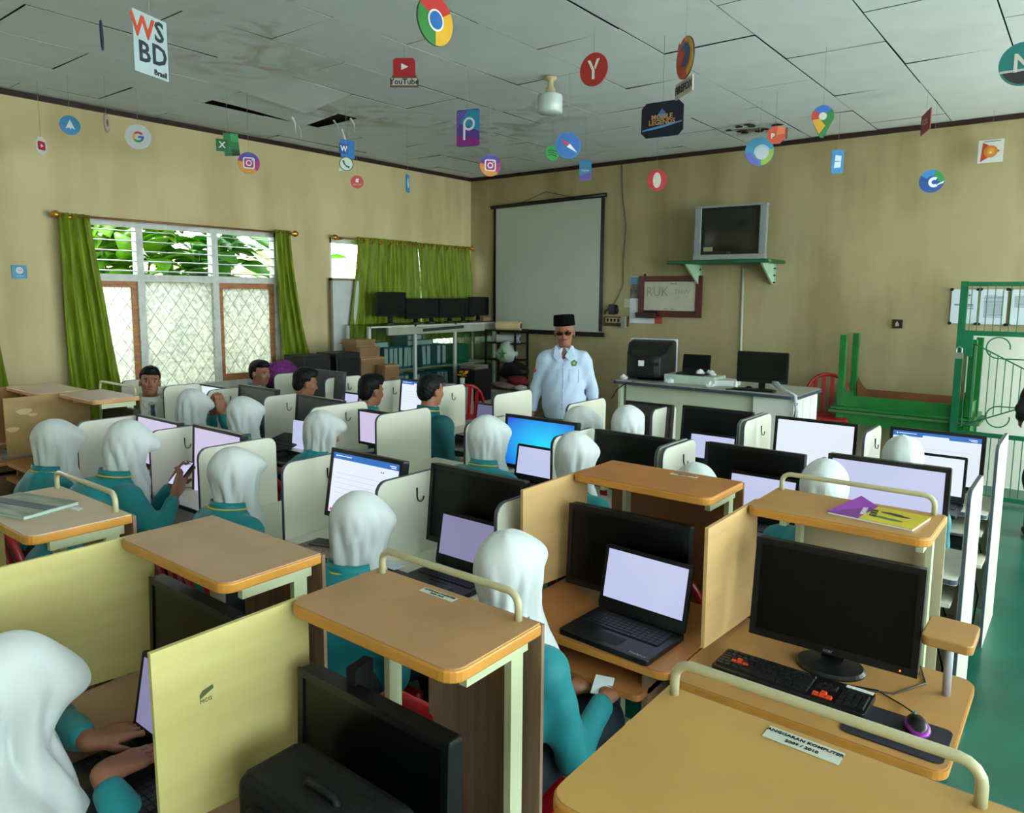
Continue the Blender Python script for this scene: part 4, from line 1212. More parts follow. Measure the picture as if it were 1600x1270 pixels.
def s_pp(t): MB().lathe([(.078, -.004), (.078, .004)], n=8, M=TR(.01, 0, 0) @ RX(PI / 2) @ RZ(.39)).build('board', C_('c0523a'), t); poly([(.01, .0), (.075, .01), (.08, .06), (.02, .075)], 'd67a4e', 0, t, 'light_sector'); ltr(t, 'P', .06, W_, -.02, -.01, 2); MB().box(.05, .1, -.003, .003, -.03, .06).build('card_back', M_CBD, t)
sign('small orange octagon with a white P in front of the swirl disc', (-2.27, 6.49, 3.21), .1, s_pp, top=.08)
def s_pin(t):
    pts = [(.075 * math.cos(a), .035 + .075 * math.sin(a)) for a in [-.35 + (PI + .7) * k / 18 for k in range(19)]] + [(-.012, -.11), (.012, -.11)]
    board_poly(t, pts, '25763a')
    quadstrip(t, .02, .074, .7, 2.5, '2f62b0', 1, 10, 0, .035); quadstrip(t, .02, .074, 2.5, 3.5, 'b83a30', 1, 8, 0, .035)
    poly([(-.07, .01), (-.02, .02), (.02, -.03), (-.02, -.085), (-.045, -.04)], 'c9952a', 1, t, 'yellow_part'); disc(.026, 'c5c8c2', 3, 0, .035, par=t)
sign('map pin shaped sign in blue, red, yellow and green', (-1.62, 5.57, 3.07), .15, s_pin, top=.11)
def s_bc(t): board_poly(t, rrect(-.055, .055, -.109, .109, .02, 3), '3a80b8'); MB().prism([(-.03, -.06), (.028, -.055), (.032, .05), (-.022, .06)], -.0062, -.004, 'y').build('white_page', C_('c9dce6'), t); ltr(t, 'MyBCA', .016, '3a80b8', .0, .0, 2)
sign('narrow light blue rounded card with a white page on it', (-2.04, 7.56, 3.12), .25, s_bc, top=.11)
def s_csl(t): board_poly(t, [(-.08, -.1), (.08, -.07), (.08, .1), (-.08, .06)], '8f3a3c'); ltr(t, 'CSL', .06, 'c99a94', 0, 0, 1, rot=-PI / 2 * 0)
sign('dark red card turned nearly edge-on above the gate side', (-1.25, 7.18, 3.31), -1.15, s_csl, top=.06)
def s_ed(t):
    board_disc(t, .1, '1d4e96'); quadstrip(t, .05, .099, -.1, 1.3, '2d8a4a', 1, 10); quadstrip(t, .045, .099, 1.3, 2.6, '2f7ec0', 1, 10); quadstrip(t, .02, .045, 1.0, 5.4, 'dfe6ea', 3, 14, .02, -.01); poly([(.03, -.045), (.09, -.02), (.098, .0), (.05, -.025)], 'dfe6ea', 3, t, 'wave_tip')
sign('round blue and green wave sign with a white curl', (-1.25, 7.63, 2.88), .1, s_ed, top=.1)
def s_tr(t):
    board_poly(t, [(-.1, -.1), (.1, -.1), (.1, .105), (-.1, .105)], 'c9cdcd'); poly([(-.08, -.09), (.075, -.0), (-.065, .085)], 'b5472a', 0, t, 'red_triangle'); disc(.055, 'cc7f2e', 2, -.0, .0, par=t); disc(.03, 'd79a3a', 4, 0, 0, par=t); disc(.008, W_, 6, 0, -.01, par=t, n=8); MB().box(-.055, .075, -.0052, -.004, .088, .094).build('caption', C_('5a5a56'), t)
sign('white square card with an orange play triangle at the upper right', (-0.89, 8.30, 3.20), -.1, s_tr, top=.1)
# ------------------------------------------------------------------ wooden computer desks
M_TOPA = mat('laminate_tan', 'b58f70', .42, var=.08, scale=5, spec=.4, bump=.03)
M_TOPB = mat('laminate_orange', 'a86e3c', .4, var=.08, scale=5, spec=.4)
M_TOPC = mat('laminate_ochre', 'ad8048', .4, var=.07, scale=4, spec=.4)
M_TOPP = mat('laminate_pale', 'cbb39a', .45, var=.06, scale=4)
M_EDGE = mat('edge_ochre', 'c4883a', .38, var=.08, scale=9)
M_EDGEP = mat('edge_pale', 'c8925c', .4, var=.08, scale=9)
M_PLY = mat('plywood_yellow', 'c9c07c', .6, var=.07, scale=3, stretch=(1, .5, 5), h2='bdb271')
M_PLYB = mat('plywood_tan', 'c6a06a', .6, var=.1, scale=3, stretch=(1, .5, 4))
M_PLYD = mat('plywood_raw', '8a6f58', .75, var=.16, scale=4, stretch=(14, 1, .8))
M_PLYK = mat('plywood_knotty', 'b0905f', .7, var=.15, scale=3, stretch=(1, 1, 3))
M_TUBE = mat('beige_tube', 'b6b08c', .35, var=.05, spec=.5)
M_STEEL = mat('desk_steel_green', 'bdc6a0', .45, var=.05)
def wood_desk(label, x0, x1, y0, y1, sx0, sx1, sy0, sy1, top, shelf, side, back=None, panel=(None, None), rail=False, rot=0, bx=.16, edge=None, sz=1.16):
    cx, cy = (x0 + x1) / 2, (y0 + y1) / 2
    t = thing('computer_desk', label, 'desk', (cx, cy, 0), rot, 'wooden computer desks with raised shelves')
    del t['group']
    edge = edge or M_EDGE
    X = lambda v: v - cx
    Y = lambda v: v - cy
    MB().prism(rrect(X(x0), X(x1), Y(y0), Y(y1), .04), .713, .741).build('desktop', top, t)
    MB().prism(rrect(X(x0) - .003, X(x1) + .003, Y(y0) - .003, Y(y1) + .003, .042), .716, .737).build('edge_band', edge, t)
    s = MB().prism(rrect(X(sx0), X(sx1), Y(sy0), Y(sy1), .035, which='1100'), sz - .028, sz).build('shelf_board', shelf, t)
    MB().prism(rrect(X(sx0) - .004, X(sx1) + .004, Y(sy0) - .004, Y(sy1) + .001, .038, which='1100'), sz - .0285, sz - .003).build('edge_band', edge, s, bevel=.004)
    for x in (X(sx0) + .10, X(sx1) - .03):
        MB().box(x - .010, x + .010, Y(sy0) + .06, Y(sy1) - .015, sz - .062, sz - .028).build('shelf_bracket', M_STEEL, t)
        MB().box(x - .009, x + .009, Y(sy1) - .07, Y(sy1) - .03, .04, sz - .03).build('post', M_STEEL, t)
        MB().box(x - .02, x + .02, Y(y0) + .05, Y(sy1) + .0, 0, .045).build('foot', M_STEEL, t)
    MB().box(X(sx0) + bx, X(sx1) + .004, Y(sy1) + .0015, Y(sy1) + .012, .25, sz - .006).build('back_panel', back or M_PLYD, t)
    if panel[0] is not None:
        pf, pr = panel
        pts = [(Y(pf), sz - .004), (Y(pf) + .004, .775), (Y(pr) - .02, .745), (Y(pr), .80), (Y(pr), sz - .004)]
        MB().prism(pts, X(sx0) - .016, X(sx0) - .004, 'x').build('side_panel', side, t, bevel=.001)
    MB().prism(rrect(X(x0) + .06, X(x1) - .08, Y(y0) - .03, Y(y1) - .15, .02), .635, .655).build('keyboard_tray', top, t)
    for q in (X(x0) + .08, X(x1) - .1): MB().box(q, q + .02, Y(y0) + .03, Y(y1) - .05, .12, .713).build('leg_panel', M_PLYD, t)
    if rail:
        xa, xb, yy = X(sx0) + rail[0], X(sx1) - rail[1], Y(sy1) - .02
        h = .06; r = .03
        pts = [(xa, yy, sz)] + [(xa, yy, sz + h - r)] + [(xa + r - r * math.cos(a), yy, sz + h - r + r * math.sin(a)) for a in (.4, .8, 1.2)] + [(xa + r, yy, sz + h), (xb - r, yy, sz + h)] + [(xb - r + r * math.sin(a), yy, sz + h - r + r * math.cos(a)) for a in (.4, .8, 1.2)] + [(xb, yy, sz + h - r), (xb, yy, sz)]
        MB().tube(pts, .0085, 10).build('rail', M_TUBE, t, smooth=True)
    return t
# front row
dA = wood_desk('wooden computer desk at the left of the front row with a worn notebook', -2.93, -2.25, .42, .95, -2.85, -2.31, .745, 1.03, M_TOPA, M_TOPP, M_PLY, rail=(.03, .06), panel=(.42, .85))
dB = wood_desk('wooden computer desk in the front row without rail, its shelf between two yellow side panels', -2.13, -1.47, .50, 1.03, -2.11, -1.575, .905, 1.185, M_TOPA, M_TOPA, M_PLY, panel=(.60, 1.0), rot=0)
dC = wood_desk('wooden computer desk at bottom centre with railed shelf and stamped yellow panel', -1.42, -.83, .55, 1.08, -1.375, -.873, .945, 1.215, M_TOPA, mat('laminate_tan2', 'ad8459', .42, var=.1, scale=6), M_PLY, rail=(.033, .042), panel=(.635, 1.0), bx=.17)
dD = wood_desk('wooden computer desk at the bottom right, its railed ochre shelf marked with an inventory sticker', -.62, .02, .40, .95, -.545, -.02, .78, 1.155, M_TOPC, mat('laminate_ochre2', 'b9904f', .4, var=.06), M_PLY, rail=(.0 + .02, .05), bx=.02)
# second row (right)
dE = wood_desk('orange-brown wooden desk carrying the black laptop, second row', -1.56, -.905, 1.91, 2.44, -1.55, -.99, 2.36, 2.665, M_TOPB, mat('laminate_orange2', 'b0733b', .4, var=.09, scale=6), M_PLYB, back=mat('ply_brown', '8b5f42', .6, var=.1, scale=3), panel=(2.05, 2.48), bx=.0)
dF = wood_desk('ochre wooden desk with keyboard and wide monitor, second row right', -.895, -.19, 1.90, 2.44, -.858, -.325, 2.36, 2.665, M_TOPC, mat('laminate_orange3', 'b1824a', .4, var=.06), M_PLYB, back=mat('ply_cream', 'b3a88c', .6, var=.05), panel=(2.06, 2.48), rail=(.02, .03), bx=.1)
b = MB(); b.prism(rrect(-.062, .062, -.085, .085, .02), 0, .028)
ms = b.build('small_shelf', M_TOPC, dF, bevel=.004, loc=(-.245 + .5425, 2.30 - 2.17, .905))
MB().cyl((0, 0, -.165), (0, 0, 0), .011).build('pillar', mat('pillar_grey', 'a8a8ac', .4), ms, smooth=True)
# left block
dG = wood_desk('wooden desk against the left wall with a pale empty shelf, farther one', -6.15, -5.5, 1.62, 2.15, -6.12, -5.52, 1.90, 2.21, M_TOPB, M_TOPP, mat('ply_orange', 'b07d52', .6, var=.1), panel=(1.45, 2.2), edge=M_EDGEP)
dH = wood_desk('wooden desk at the left with knotty unpainted side panel and a railed shelf', -5.5, -4.72, 1.68, 2.2, -5.47, -4.93, 2.0, 2.29, M_TOPB, M_TOPP, M_PLYK, panel=(1.68, 2.2), rail=(.01, .01), edge=M_EDGEP)
# peeled patches on knotty panel
for (yy, zz, s) in ((1.79 - 1.94, 1.06, .035), (1.70 + .02 - 1.94, .95, .028), (1.84 - 1.94, 1.035, .02)):
    MB().prism([(yy + s * 1.4 * math.cos(a) * (1 + .2 * math.sin(3 * a)), zz + s * .6 * math.sin(a)) for a in [k * .7 for k in range(9)]], -.36 + .006, -.36 + .0075, 'x').build('peeled_patch', mat('peel_pale', 'd3bd93', .8), dH)
# stamp and sticker

sp = MB().prism([(-.085, 1.020), (-.055, 1.034), (-.056, 1.042), (-.078, 1.037), (-.085, 1.029)], -.25 - .0035, -.25 - .0028, 'x').build('stamp_mark', mat('stamp_ink', '4c5a34', .7), dC)
lettering('MCG', .012, mat('stamp_ink', '4c5a34', .7), dC, TR(-.2530, -.072, 1.014) @ RZ(PI / 2) @ UP_Y, depth=.001)
def sticker(d, x, y, rz, w, h, l1, l2, s1, z=1.1605):
    cx, cy = d.location[0], d.location[1]
    M = TR(x - cx, y - cy, z) @ RZ(rz)
    st = MB().box(-w / 2, w / 2, -h / 2, h / 2, 0, .0006, M=M).build('sticker', mat('sticker_white', 'c6cbbe', .5), d)
    lettering(l1, s1, M_INK, st, M @ TR(0, h * .22, .001), depth=.0006, bold=True)
    lettering(l2, s1, M_INK, st, M @ TR(0, -h * .2, .001), depth=.0006, bold=True)
sticker(dD, -.303, 1.124, -.02, .115, .036, 'ANGGARAN KOMPUTER', '2009 / 2010', .0105)
sticker(dC, -1.14, 1.184, 0, .105, .024, 'ANGGARAN KOMPUTER', '2009 / 2010', .0085)
sticker(dE, -1.2, 2.61, 0, .11, .024, 'ANGGARAN KOMPUTER', '2009 / 2010', .0085)

# ------------------------------------------------------------------ cream computer booths
M_BOOTH = mat('booth_laminate', 'd2d3c0', .38, var=.03, scale=2, spec=.45)
M_BOOTHE = mat('booth_edging', '47505c', .45)
M_HOOK = mat('dark_hook', '2a2723', .35, metal=.5)
def panel(t, x, yf, yr, z1=1.09, hook=True, thick=.018, full=True, z0=0, name='side_panel', rr=.05, cxy=(0, 0)):
    ox, oy = cxy
    P = rrect(yf - oy, yr - oy, z0, z1, rr, 4, which='0011')
    p = MB().prism(P, x - thick / 2 - ox, x + thick / 2 - ox, 'x').build(name, M_BOOTH, t)
    # dark edging ribbon: thin strip around the front and top
    P2 = rrect(yf - oy - .003, yr - oy + .003, z0, z1 + .003, rr, 4, which='0011')
    MB().prism(P2, x - thick * .36 - ox, x + thick * .36 - ox, 'x').build('edging', M_BOOTHE, p)
    if hook:
        yh = yf + (yr - yf) * .60 - oy; xx = x + thick / 2 - ox
        MB().tube([(xx + .003, yh, z1 - .06), (xx + .004, yh, z1 - .10), (xx + .007, yh + .003, z1 - .116), (xx + .014, yh + .012, z1 - .121), (xx + .016, yh + .024, z1 - .113), (xx + .014, yh + .030, z1 - .100)], [.004, .003, .0028, .0028, .0028, .0034], 6).build('hook', M_HOOK, p, smooth=True)
    return p
def booth(label, xa, xb, pa, pb=None, hook=True, hookb=False, top=None, dbl=False):
    """bay between xa and xb; pa / pb = (front, rear) of the left / right partition"""
    yf, yr = pa
    cx, cy = (xa + xb) / 2, (yf + yr) / 2
    t = thing('computer_booth', label, 'booth', (cx, cy, 0))
    c = (cx, cy)
    panel(t, xa + .0, yf, yr, hook=hook, cxy=c)
    if dbl: panel(t, xa - .035, yf + .01, yr + .0, hook=False, cxy=c)
    if pb: panel(t, xb, pb[0], pb[1], hook=hookb, cxy=c)
    MB().prism(rrect(xa + .012 - cx, xb - .012 - cx, yf + .0 - cy, yr + .04 - cy, .02), .715, .74).build('desktop', top or M_BOOTH, t)
    MB().prism(rrect(xa + .0115 - cx, xb - .0115 - cx, yf - .003 - cy, yr + .043 - cy, .02), .718, .737).build('edge_band', M_BOOTHE, t)
    MB().box(xa + .012 - cx, xb - .012 - cx, yr - .02 - cy, yr - .005 - cy, .1, .713).build('back_panel', M_BOOTH, t)
    MB().box(xa + .03 - cx, xb - .03 - cx, yf - .0 - cy, yr - .1 - cy, .62, .636).build('keyboard_tray', top or M_BOOTH, t)
    return t
# row next to the camera
A = [-4.60, -4.0, -3.37, -2.80, -2.22, -1.655]
AY = [(1.77, 2.14), (1.9, 2.22), (1.83, 2.26), (1.91, 2.31), (1.95, 2.31), (2.02, 2.34)]
AL = ['in the nearer row, first from the left, beside the knotty plywood desk', 'second from the left in the nearer row, before the phone girl', 'third from the left in the nearer row', 'in the nearer row with the lit monitor showing a blue-topped page', 'in the nearer row holding an open laptop before a large black monitor', '']
for i in range(5):
    booth('cream computer booth ' + AL[i], A[i], A[i + 1], AY[i], None, hook=i != 2)
t = thing('booth_partition', 'narrow cream partition with dark edge beside the orange-brown plywood panel', 'partition', (-1.655, 2.18, 0))
panel(t, 0, -.16, .16, hook=False)
# middle row
B = [-6.45, -5.83, -5.35, -4.72, -4.03, -3.48, -2.87, -2.23, -1.64, -.96, -.335]
BY = [(2.85, 3.15), (2.9, 3.22), (3.0, 3.32), (3.08, 3.40), (2.97, 3.46), (3.06, 3.54), (3.21, 3.62), (3.19, 3.62), (3.3, 3.68), (3.3, 3.68), (3.35, 3.75)]
BL = ['at the far left of the middle row by the window', 'second in the middle row behind the boy in white', 'third in the middle row, in front of the girl raising her hands', 'fourth in the middle row holding a monitor with a dark glossy screen', 'fifth in the middle row with a portrait white screen', 'sixth in the middle row, its plain partition hiding a boy', 'seventh in the middle row with the blue desktop on screen', 'eighth in the middle row with a switched-off black monitor', 'ninth in the middle row with double partition at its left', 'last in the middle row, ended by a tall panel at the aisle']
for i in range(10):
    booth('cream computer booth ' + BL[i], B[i], B[i + 1], BY[i], BY[10] if i == 9 else None, hook=i not in (0, 5, 6, 7), dbl=(i == 8))
# far row
Cx = [-5.95, -5.33, -4.80, -4.17, -3.53, -2.83, -2.27, -1.63, -.966, -.344]
CY = [(4.0, 4.4), (4.10, 4.52), (4.2, 4.56), (4.24, 4.66), (4.27, 4.75), (4.22, 4.73), (4.40, 4.75), (4.36, 4.83), (4.42, 4.82), (4.50, 5.02)]
CL = ['at the left end of the far row by the curtain', 'second in the far row, between two boys', 'third in the far row with a lit monitor', 'fourth in the far row, beside the tall boy', 'fifth in the far row with a dim laptop screen', 'sixth in the far row in front of the teacher', 'seventh in the far row, in front of the teacher desk left end', 'eighth in the far row with double partition at its left', 'last in the far row, ended by a tall panel at the aisle']
for i in range(9):
    booth('cream computer booth ' + CL[i], Cx[i], Cx[i + 1], CY[i], CY[9] if i == 8 else None, hook=i not in (0, 4, 5), dbl=(i in (7,)))

# ------------------------------------------------------------------ monitors, laptops, keyboards
M_SCOFF = mat('screen_dark', '07080a', .3, spec=.25, var=.3)
M_SCGREY = mat('screen_hazy', '26272d', .35, spec=.8, var=.25)
S_WHITE = emit('screen_white_lit', 'c4cdf4', .76, 'd8defc')
S_WHITE2 = emit('screen_white_bright', 'eaf4ff', .82)
S_LILAC = emit('screen_lilac', 'b9b4e4', .45, 'a9a6d6')
S_PINK = emit('screen_pinkish', 'e2d8fa', .68)
S_BLUE = emit('screen_blue_bar', '2f72c4', .8)
S_DIM = emit('screen_dim_violet', '7d7ba8', .5)
def win_mat():
    if 'win' in MC: return MC['win']
    m = emit('win', '1c3fd0', 1.0)
    n, l = m.node_tree.nodes, m.node_tree.links
    p = n['Principled BSDF']
    tc = n.new('ShaderNodeTexCoord')
    mp = n.new('ShaderNodeMapping'); mp.inputs['Location'].default_value = (-.10, 0, .08 - .98); mp.inputs['Scale'].default_value = (2.6, 2.6, 4.2)
    l.new(tc.outputs['Object'], mp.inputs[0])
    g = n.new('ShaderNodeTexGradient'); g.gradient_type = 'SPHERICAL'
    l.new(mp.outputs[0], g.inputs[0])
    cr = n.new('ShaderNodeValToRGB')
    cr.color_ramp.elements[0].color = rgb('1436c8'); cr.color_ramp.elements[1].color = rgb('28d8ff')
    l.new(g.outputs['Fac'], cr.inputs[0]); l.new(cr.outputs[0], p.inputs['Emission Color'])
    return m
def monitor(label, x, y, ztop, w, kind='off', rz=0.0, tilt=.10, h=None, z0=.741, stand='oval', logo=None, led=False, frame=None, bez=.018):
    h = h or w * .62
    t = thing('monitor', label, 'monitor', (x, y, z0), rz)
    zt = ztop - z0; zb = zt - h
    fm = frame or M_BLACK
    M = TR(0, 0, zt) @ RX(tilt * -1) @ TR(0, 0, -h)
    fr = MB()
    fr.prism(rrect(-w / 2, w / 2, 0, h, .008, 3), -.012, .022, 'y', M=M)
    fr.build('housing', fm, t)
    bz = MB(); b_ = bez
    for q in ((-w / 2, -w / 2 + b_, 0, h), (w / 2 - b_, w / 2, 0, h), (-w / 2 + b_, w / 2 - b_, 0, b_ * 1.25), (-w / 2 + b_, w / 2 - b_, h - b_, h)):
        bz.box(q[0], q[1], -.017, -.0119, q[2], q[3], M=M)
    bz.build('bezel', fm, t)
    def S(a, b, c, d, m, nm='screen', dy=0.0, par=None):
        return MB().box(a, b, -.0128 - dy, -.0118 - dy, c, d, M=M).build(nm, m, par or t)
    sx0, sx1, sz0, sz1 = -w / 2 + b_, w / 2 - b_, b_ * 1.25, h - b_
    m = {'off': M_SCOFF, 'white': S_WHITE, 'bright': S_WHITE2, 'bar': S_WHITE2, 'page': S_WHITE2, 'win': None, 'pink': S_PINK, 'haze': M_SCGREY}[kind] or win_mat()
    s = S(sx0, sx1, sz0, sz1, m)
    if kind in ('bar', 'page'):
        S(sx0, sx1, sz1 - .028, sz1, S_BLUE, 'title_bar', .001, s)
        tx = MB(); 
        tx.box(sx0 + .03, sx0 + .12, -.0148, -.0138, sz1 - .014, sz1 - .011, M=M).box(sx0 + .018, sx0 + .024, -.0148, -.0138, sz1 - .017, sz1 - .009, M=M).box(sx1 - .06, sx1 - .02, -.0148, -.0138, sz1 - .014, sz1 - .011, M=M).box(sx1 - .05, sx1 - .02, -.0148, -.0138, sz1 - .021, sz1 - .018, M=M)
        tx.build('title_text', emit('screen_text_white', 'e8f2ff', 1.0), s)
        tx = MB()
        for k in range(5): tx.box(sx0 + .03, sx1 - .05 - .04 * (k % 2), -.0138, -.0128, sz1 - .09 - k * .022, sz1 - .0885 - k * .022, M=M)
        tx.build('page_text', emit('screen_text_grey', 'b9c8d8', .9), s)
        if kind == 'page':
            S(sx0 + .01, sx0 + .05, sz0 + .005, sz0 + .018, emit('screen_red', 'e0506a', .8), 'red_button', .001, s)
            S(sx1 - .11, sx1 - .104, sz1 - .052, sz1 - .046, emit('screen_red2', 'd02030', .8), 'red_dot', .001, s)
            S(sx1 - .098, sx1 - .092, sz1 - .052, sz1 - .046, emit('screen_blue2', '3060c0', .8), 'blue_dot', .001, s)
        else:
            S(sx0 + .15, sx0 + .28, sz1 - .045, sz1 - .016, S_WHITE2, 'white_tab', .002, s)
    MB().prism([(.0, .012), (.05, .012), (.055, zb + .06), (.022, zb + h * .45), (.022, .03 + zb * .0)], -.032, .032, 'x').build('neck', fm, t)
    if stand == 'oval':
        MB().lathe([(.098, 0), (.1, .006), (.092, .014), (.04, .018), (.03, .02)], n=32, sy=.85, c=(0, -.01, 0)).build('base', M_BLACK, t, smooth=False)
    if logo:
        lettering(logo, .016, M_GREY, t, M @ TR(0, -.0176, b_ * .6) @ UP_Y, depth=.001)
    if led:
        MB().box(w / 2 - .045, w / 2 - .041, -.0185, -.0165, .008, .012, M=M).build('led', emit('led_orange', 'ff7020', 3.0), t)
    return t
def laptop(label, x, y, z, rz, w=.34, d=.235, kind='white', open_=1.85, logo=None, col=None, keys=True):
    t = thing('laptop', label, 'laptop', (x, y, z), rz)
    fm = col or M_BLACK
    MB().prism(rrect(-w / 2, w / 2, -d / 2, d / 2, .012, 3), 0, .018).build('base', fm, t, bevel=.002)
    if keys:
        MB().box(-w * .43, w * .43, -d * .08, d * .40, .018, .019).build('keyboard_well', M_BLACKM, t)
        k = MB()
        for r in range(6):
            n = 14
            for c in range(n):
                kw = w * .84 / n
                xx = -w * .42 + kw * c
                if r == 5 and 4 <= c <= 8:
                    if c == 4: k.box(xx + .001, xx + kw * 5 - .001, -d * .06, -d * .06 + .013, .019, .0215)
                    continue
                yy = d * .385 - (r + 1) * d * .074
                k.box(xx + .001, xx + kw - .001, yy + .001, yy + d * .068, .019, .0215)
        ko = k.build('keys', mat('laptop_keys', '1b1c1f', .45) if col is None else mat('laptop_keys2', '23242a', .5), t)
        ko['kind'] = 'stuff'
        MB().box(-.045, .045, -d * .40, -d * .16, .018, .0188).build('touchpad', M_BLACKM if col is None else M_GREY, t)
    a = open_ - PI / 2        # lean back beyond vertical
    L = d * .93
    M = TR(0, d / 2 - .004, .018) @ RX(-a)
    MB().prism(rrect(-w / 2, w / 2, 0, L, .01, 3), -.004, .006, 'y', M=M).build('lid', fm, t)
    m = {'white': S_WHITE, 'lilac': S_LILAC, 'off': M_SCOFF, 'bright': S_WHITE2, 'dim': S_DIM}[kind]
    MB().box(-w / 2 + .014, w / 2 - .014, -.0052, -.0042, .042 * w / .335, L - .014, M=M).build('screen', m, t)
    if logo: 
        lettering(logo, .016, M_GREY, t, TR(w * .36, -d * .42, .0185), depth=.001)
    return t
# near wooden desks
monitor('switched-off wide monitor with oval foot on the ochre desk behind the big keyboard', -.545, 2.27, 1.10, .47, 'off', rz=.03, h=.305, logo='acer', led=True, tilt=.12)
monitor('large switched-off monitor behind the black laptop on the orange-brown desk', -1.255, 2.28, 1.075, .48, 'off', rz=.02, h=.305, tilt=.05, z0=.741)
laptop('open black laptop with a white screen on the orange-brown desk', -1.135, 2.035, .7415, -.05, .335, .24, 'white', open_=1.78, logo='ThinkPad')
monitor('black monitor in the front row under the left shelf', -1.80, .95, 1.062, .42, 'off', h=.29, tilt=.03)
monitor('black monitor in the front row under the bottom-centre shelf', -1.085, .935, 1.036, .45, 'off', h=.30, tilt=.03)
laptop('laptop with pale screen in front of the girl at the lower left', -1.62, .66, .7415, .0, .33, .23, 'lilac', open_=1.75)
# backpack hung on the chair in front of the bottom-centre monitor
t = thing('backpack', 'black backpack standing in front of the bottom-centre monitor', 'backpack', (-1.05, .80, .742))
b = MB(); b.prism(rrect(-.21, .19, 0, .19, .06, 6, which='0011'), -.07, .07, 'y')
b.build('bag', mat('bag_black', '09090b', .8, bump=.3, bscale=40), t, bevel=.02)
b = MB(); b.prism(rrect(-.15, .12, .01, .14, .03, 4), -.095, -.065, 'y'); b.build('pocket', mat('bag_black', '09090b', .8), t, bevel=.01)
MB().tube([(-.05, -.02, .18), (-.04, -.02, .20), (.04, -.02, .20), (.05, -.02, .18)], .008, 6).build('handle', M_BLACKM, t, smooth=True)
tag(MB().box(-.012, .012, -.03, .03, 0, .17, M=TR(-1.17, .975, .90) @ RZ(.2)).build('webcam_arm', M_BLACKM), 'flat black bracket standing up behind the bottom-centre monitor', 'bracket')
# keyboard with orange keys
t = thing('keyboard', 'black gaming keyboard with orange arrow and letter keys on the ochre desk', 'keyboard', (-.603, 2.08, .7415), .0)
MB().prism(rrect(-.215, .21, -.068, .068, .01, 3), 0, .018).build('body', M_BLACK, t, bevel=.002)
MB().box(.135, .205, .052, .066, .018, .0195).build('label_strip', M_WHITE, t)
M_KEY = mat('key_black', '17181a', .4); M_KEYO = mat('key_orange', 'd8431c', .45)
kp = {}
def key(w, m):
    if (w, m.name) not in kp:
        b = MB(); h = .0145
        b.add([(0, 0, 0), (w, 0, 0), (w, h, 0), (0, h, 0), (.0018, .0018, .006), (w - .0018, .0018, .006), (w - .0018, h - .001, .006), (.0018, h - .001, .006)],
              [(0, 3, 2, 1), (4, 5, 6, 7), (0, 1, 5, 4), (1, 2, 6, 5), (2, 3, 7, 6), (3, 0, 4, 7)])
        o = b.build('key', m, t); kp[(w, m.name)] = o
        return o
    o = kp[(w, m.name)].copy(); COL.objects.link(o); return o
KP = .0176
rows = [(.050, [(i, 1) for i in range(15)] ), (.030, [(i, 1) for i in range(13)] + [(13, 2)]), (.0135, [(0, 1.5)] + [(1.5 + i, 1) for i in range(12)] + [(13.5, 1.5)]), (-.003, [(0, 1.75)] + [(1.75 + i, 1) for i in range(11)] + [(12.75, 2.25)]), (-.0195, [(0, 2.25)] + [(2.25 + i, 1) for i in range(10)] + [(12.25, 2.75)]), (-.036, [(0, 1.25), (1.25, 1.25), (2.5, 1.25), (3.75, 6.25), (10, 1.25), (11.25, 1.25), (12.5, 1.25), (13.75, 1.25)])]
for ri, (yy, ks) in enumerate(rows):
    for (kx, kw) in ks:
        org = (ri == 2 and kw == 1 and abs(kx - 2.5) < .1) or (ri == 3 and kx in (1.75, 2.75, 3.75))
        o = key(round(kw * KP - .0012, 5), M_KEYO if org else M_KEY); o.location = (-.207 + kx * KP, yy - .012, .018)
for (kx, yy, org) in [(16 + i, r, 0) for i in range(0, 3) for r in (.030, .0135)] + [(16, -.036, 1), (17, -.036, 1), (18, -.036, 1), (17, -.0195, 1)] + [(19.6 + i, r, 0) for i in range(4) for r in (.030, .0135, -.003, -.0195, -.036)]:
    o = key(round(KP - .0012, 5), M_KEYO if org else M_KEY); o.location = (-.212 + kx * KP, yy - .012, .018)
t = thing('mouse_pad', 'dark mouse pad at the right front corner of the ochre desk', 'mouse pad', (-.325, 2.015, .7415), .0)
MB().prism(rrect(-.11, .125, -.085, .09, .02), 0, .003).build('pad', mat('pad_dark', '1c1a24', .7), t)
t = thing('computer_mouse', 'black mouse with purple rim on the dark mouse pad', 'mouse', (-.275, 2.05, .7445), .35)
MB().ell((0, 0, .012), (.030, .052, .012), n=18).build('rim', mat('mouse_purple', '8a1f9a', .35), t, smooth=True)
MB().ell((0, .002, .017), (.024, .046, .016), n=18).build('shell', M_BLACK, t, smooth=True)
MB().cyl((-.003, .03, .031), (.003, .03, .031), .007, n=12).build('wheel', M_GREY, t)
tag(MB().tube([(-.29, 2.10, .762), (-.33, 2.16, .744), (-.40, 2.20, .744), (-.5, 2.17, .744), (-.56, 2.16, .744)], .0022, 5).build('mouse_cable', M_BLACK, smooth=True), 'thin black cable from the purple-rimmed mouse', 'cable')
tag(MB().tube([(-.50, 2.15, .757), (-.45, 2.17, .744), (-.36, 2.21, .744), (-.30, 2.33, .744), (-.33, 2.43, .745)], .0025, 5).build('keyboard_cable', M_BLACK, smooth=True), 'black keyboard cable curling over the ochre desk', 'cable')
t = thing('picture_book', 'yellow and purple softcover book lying on the railed shelf of the ochre desk', 'book', (-.49, 2.51, 1.1605), -.12)
MB().box(-.125, .125, -.085, .085, 0, .006).build('pages', M_PAPER, t)
MB().box(-.03, .127, -.087, .087, .006, .008).build('cover', mat('cover_yellow', 'c9b52c', .4), t)
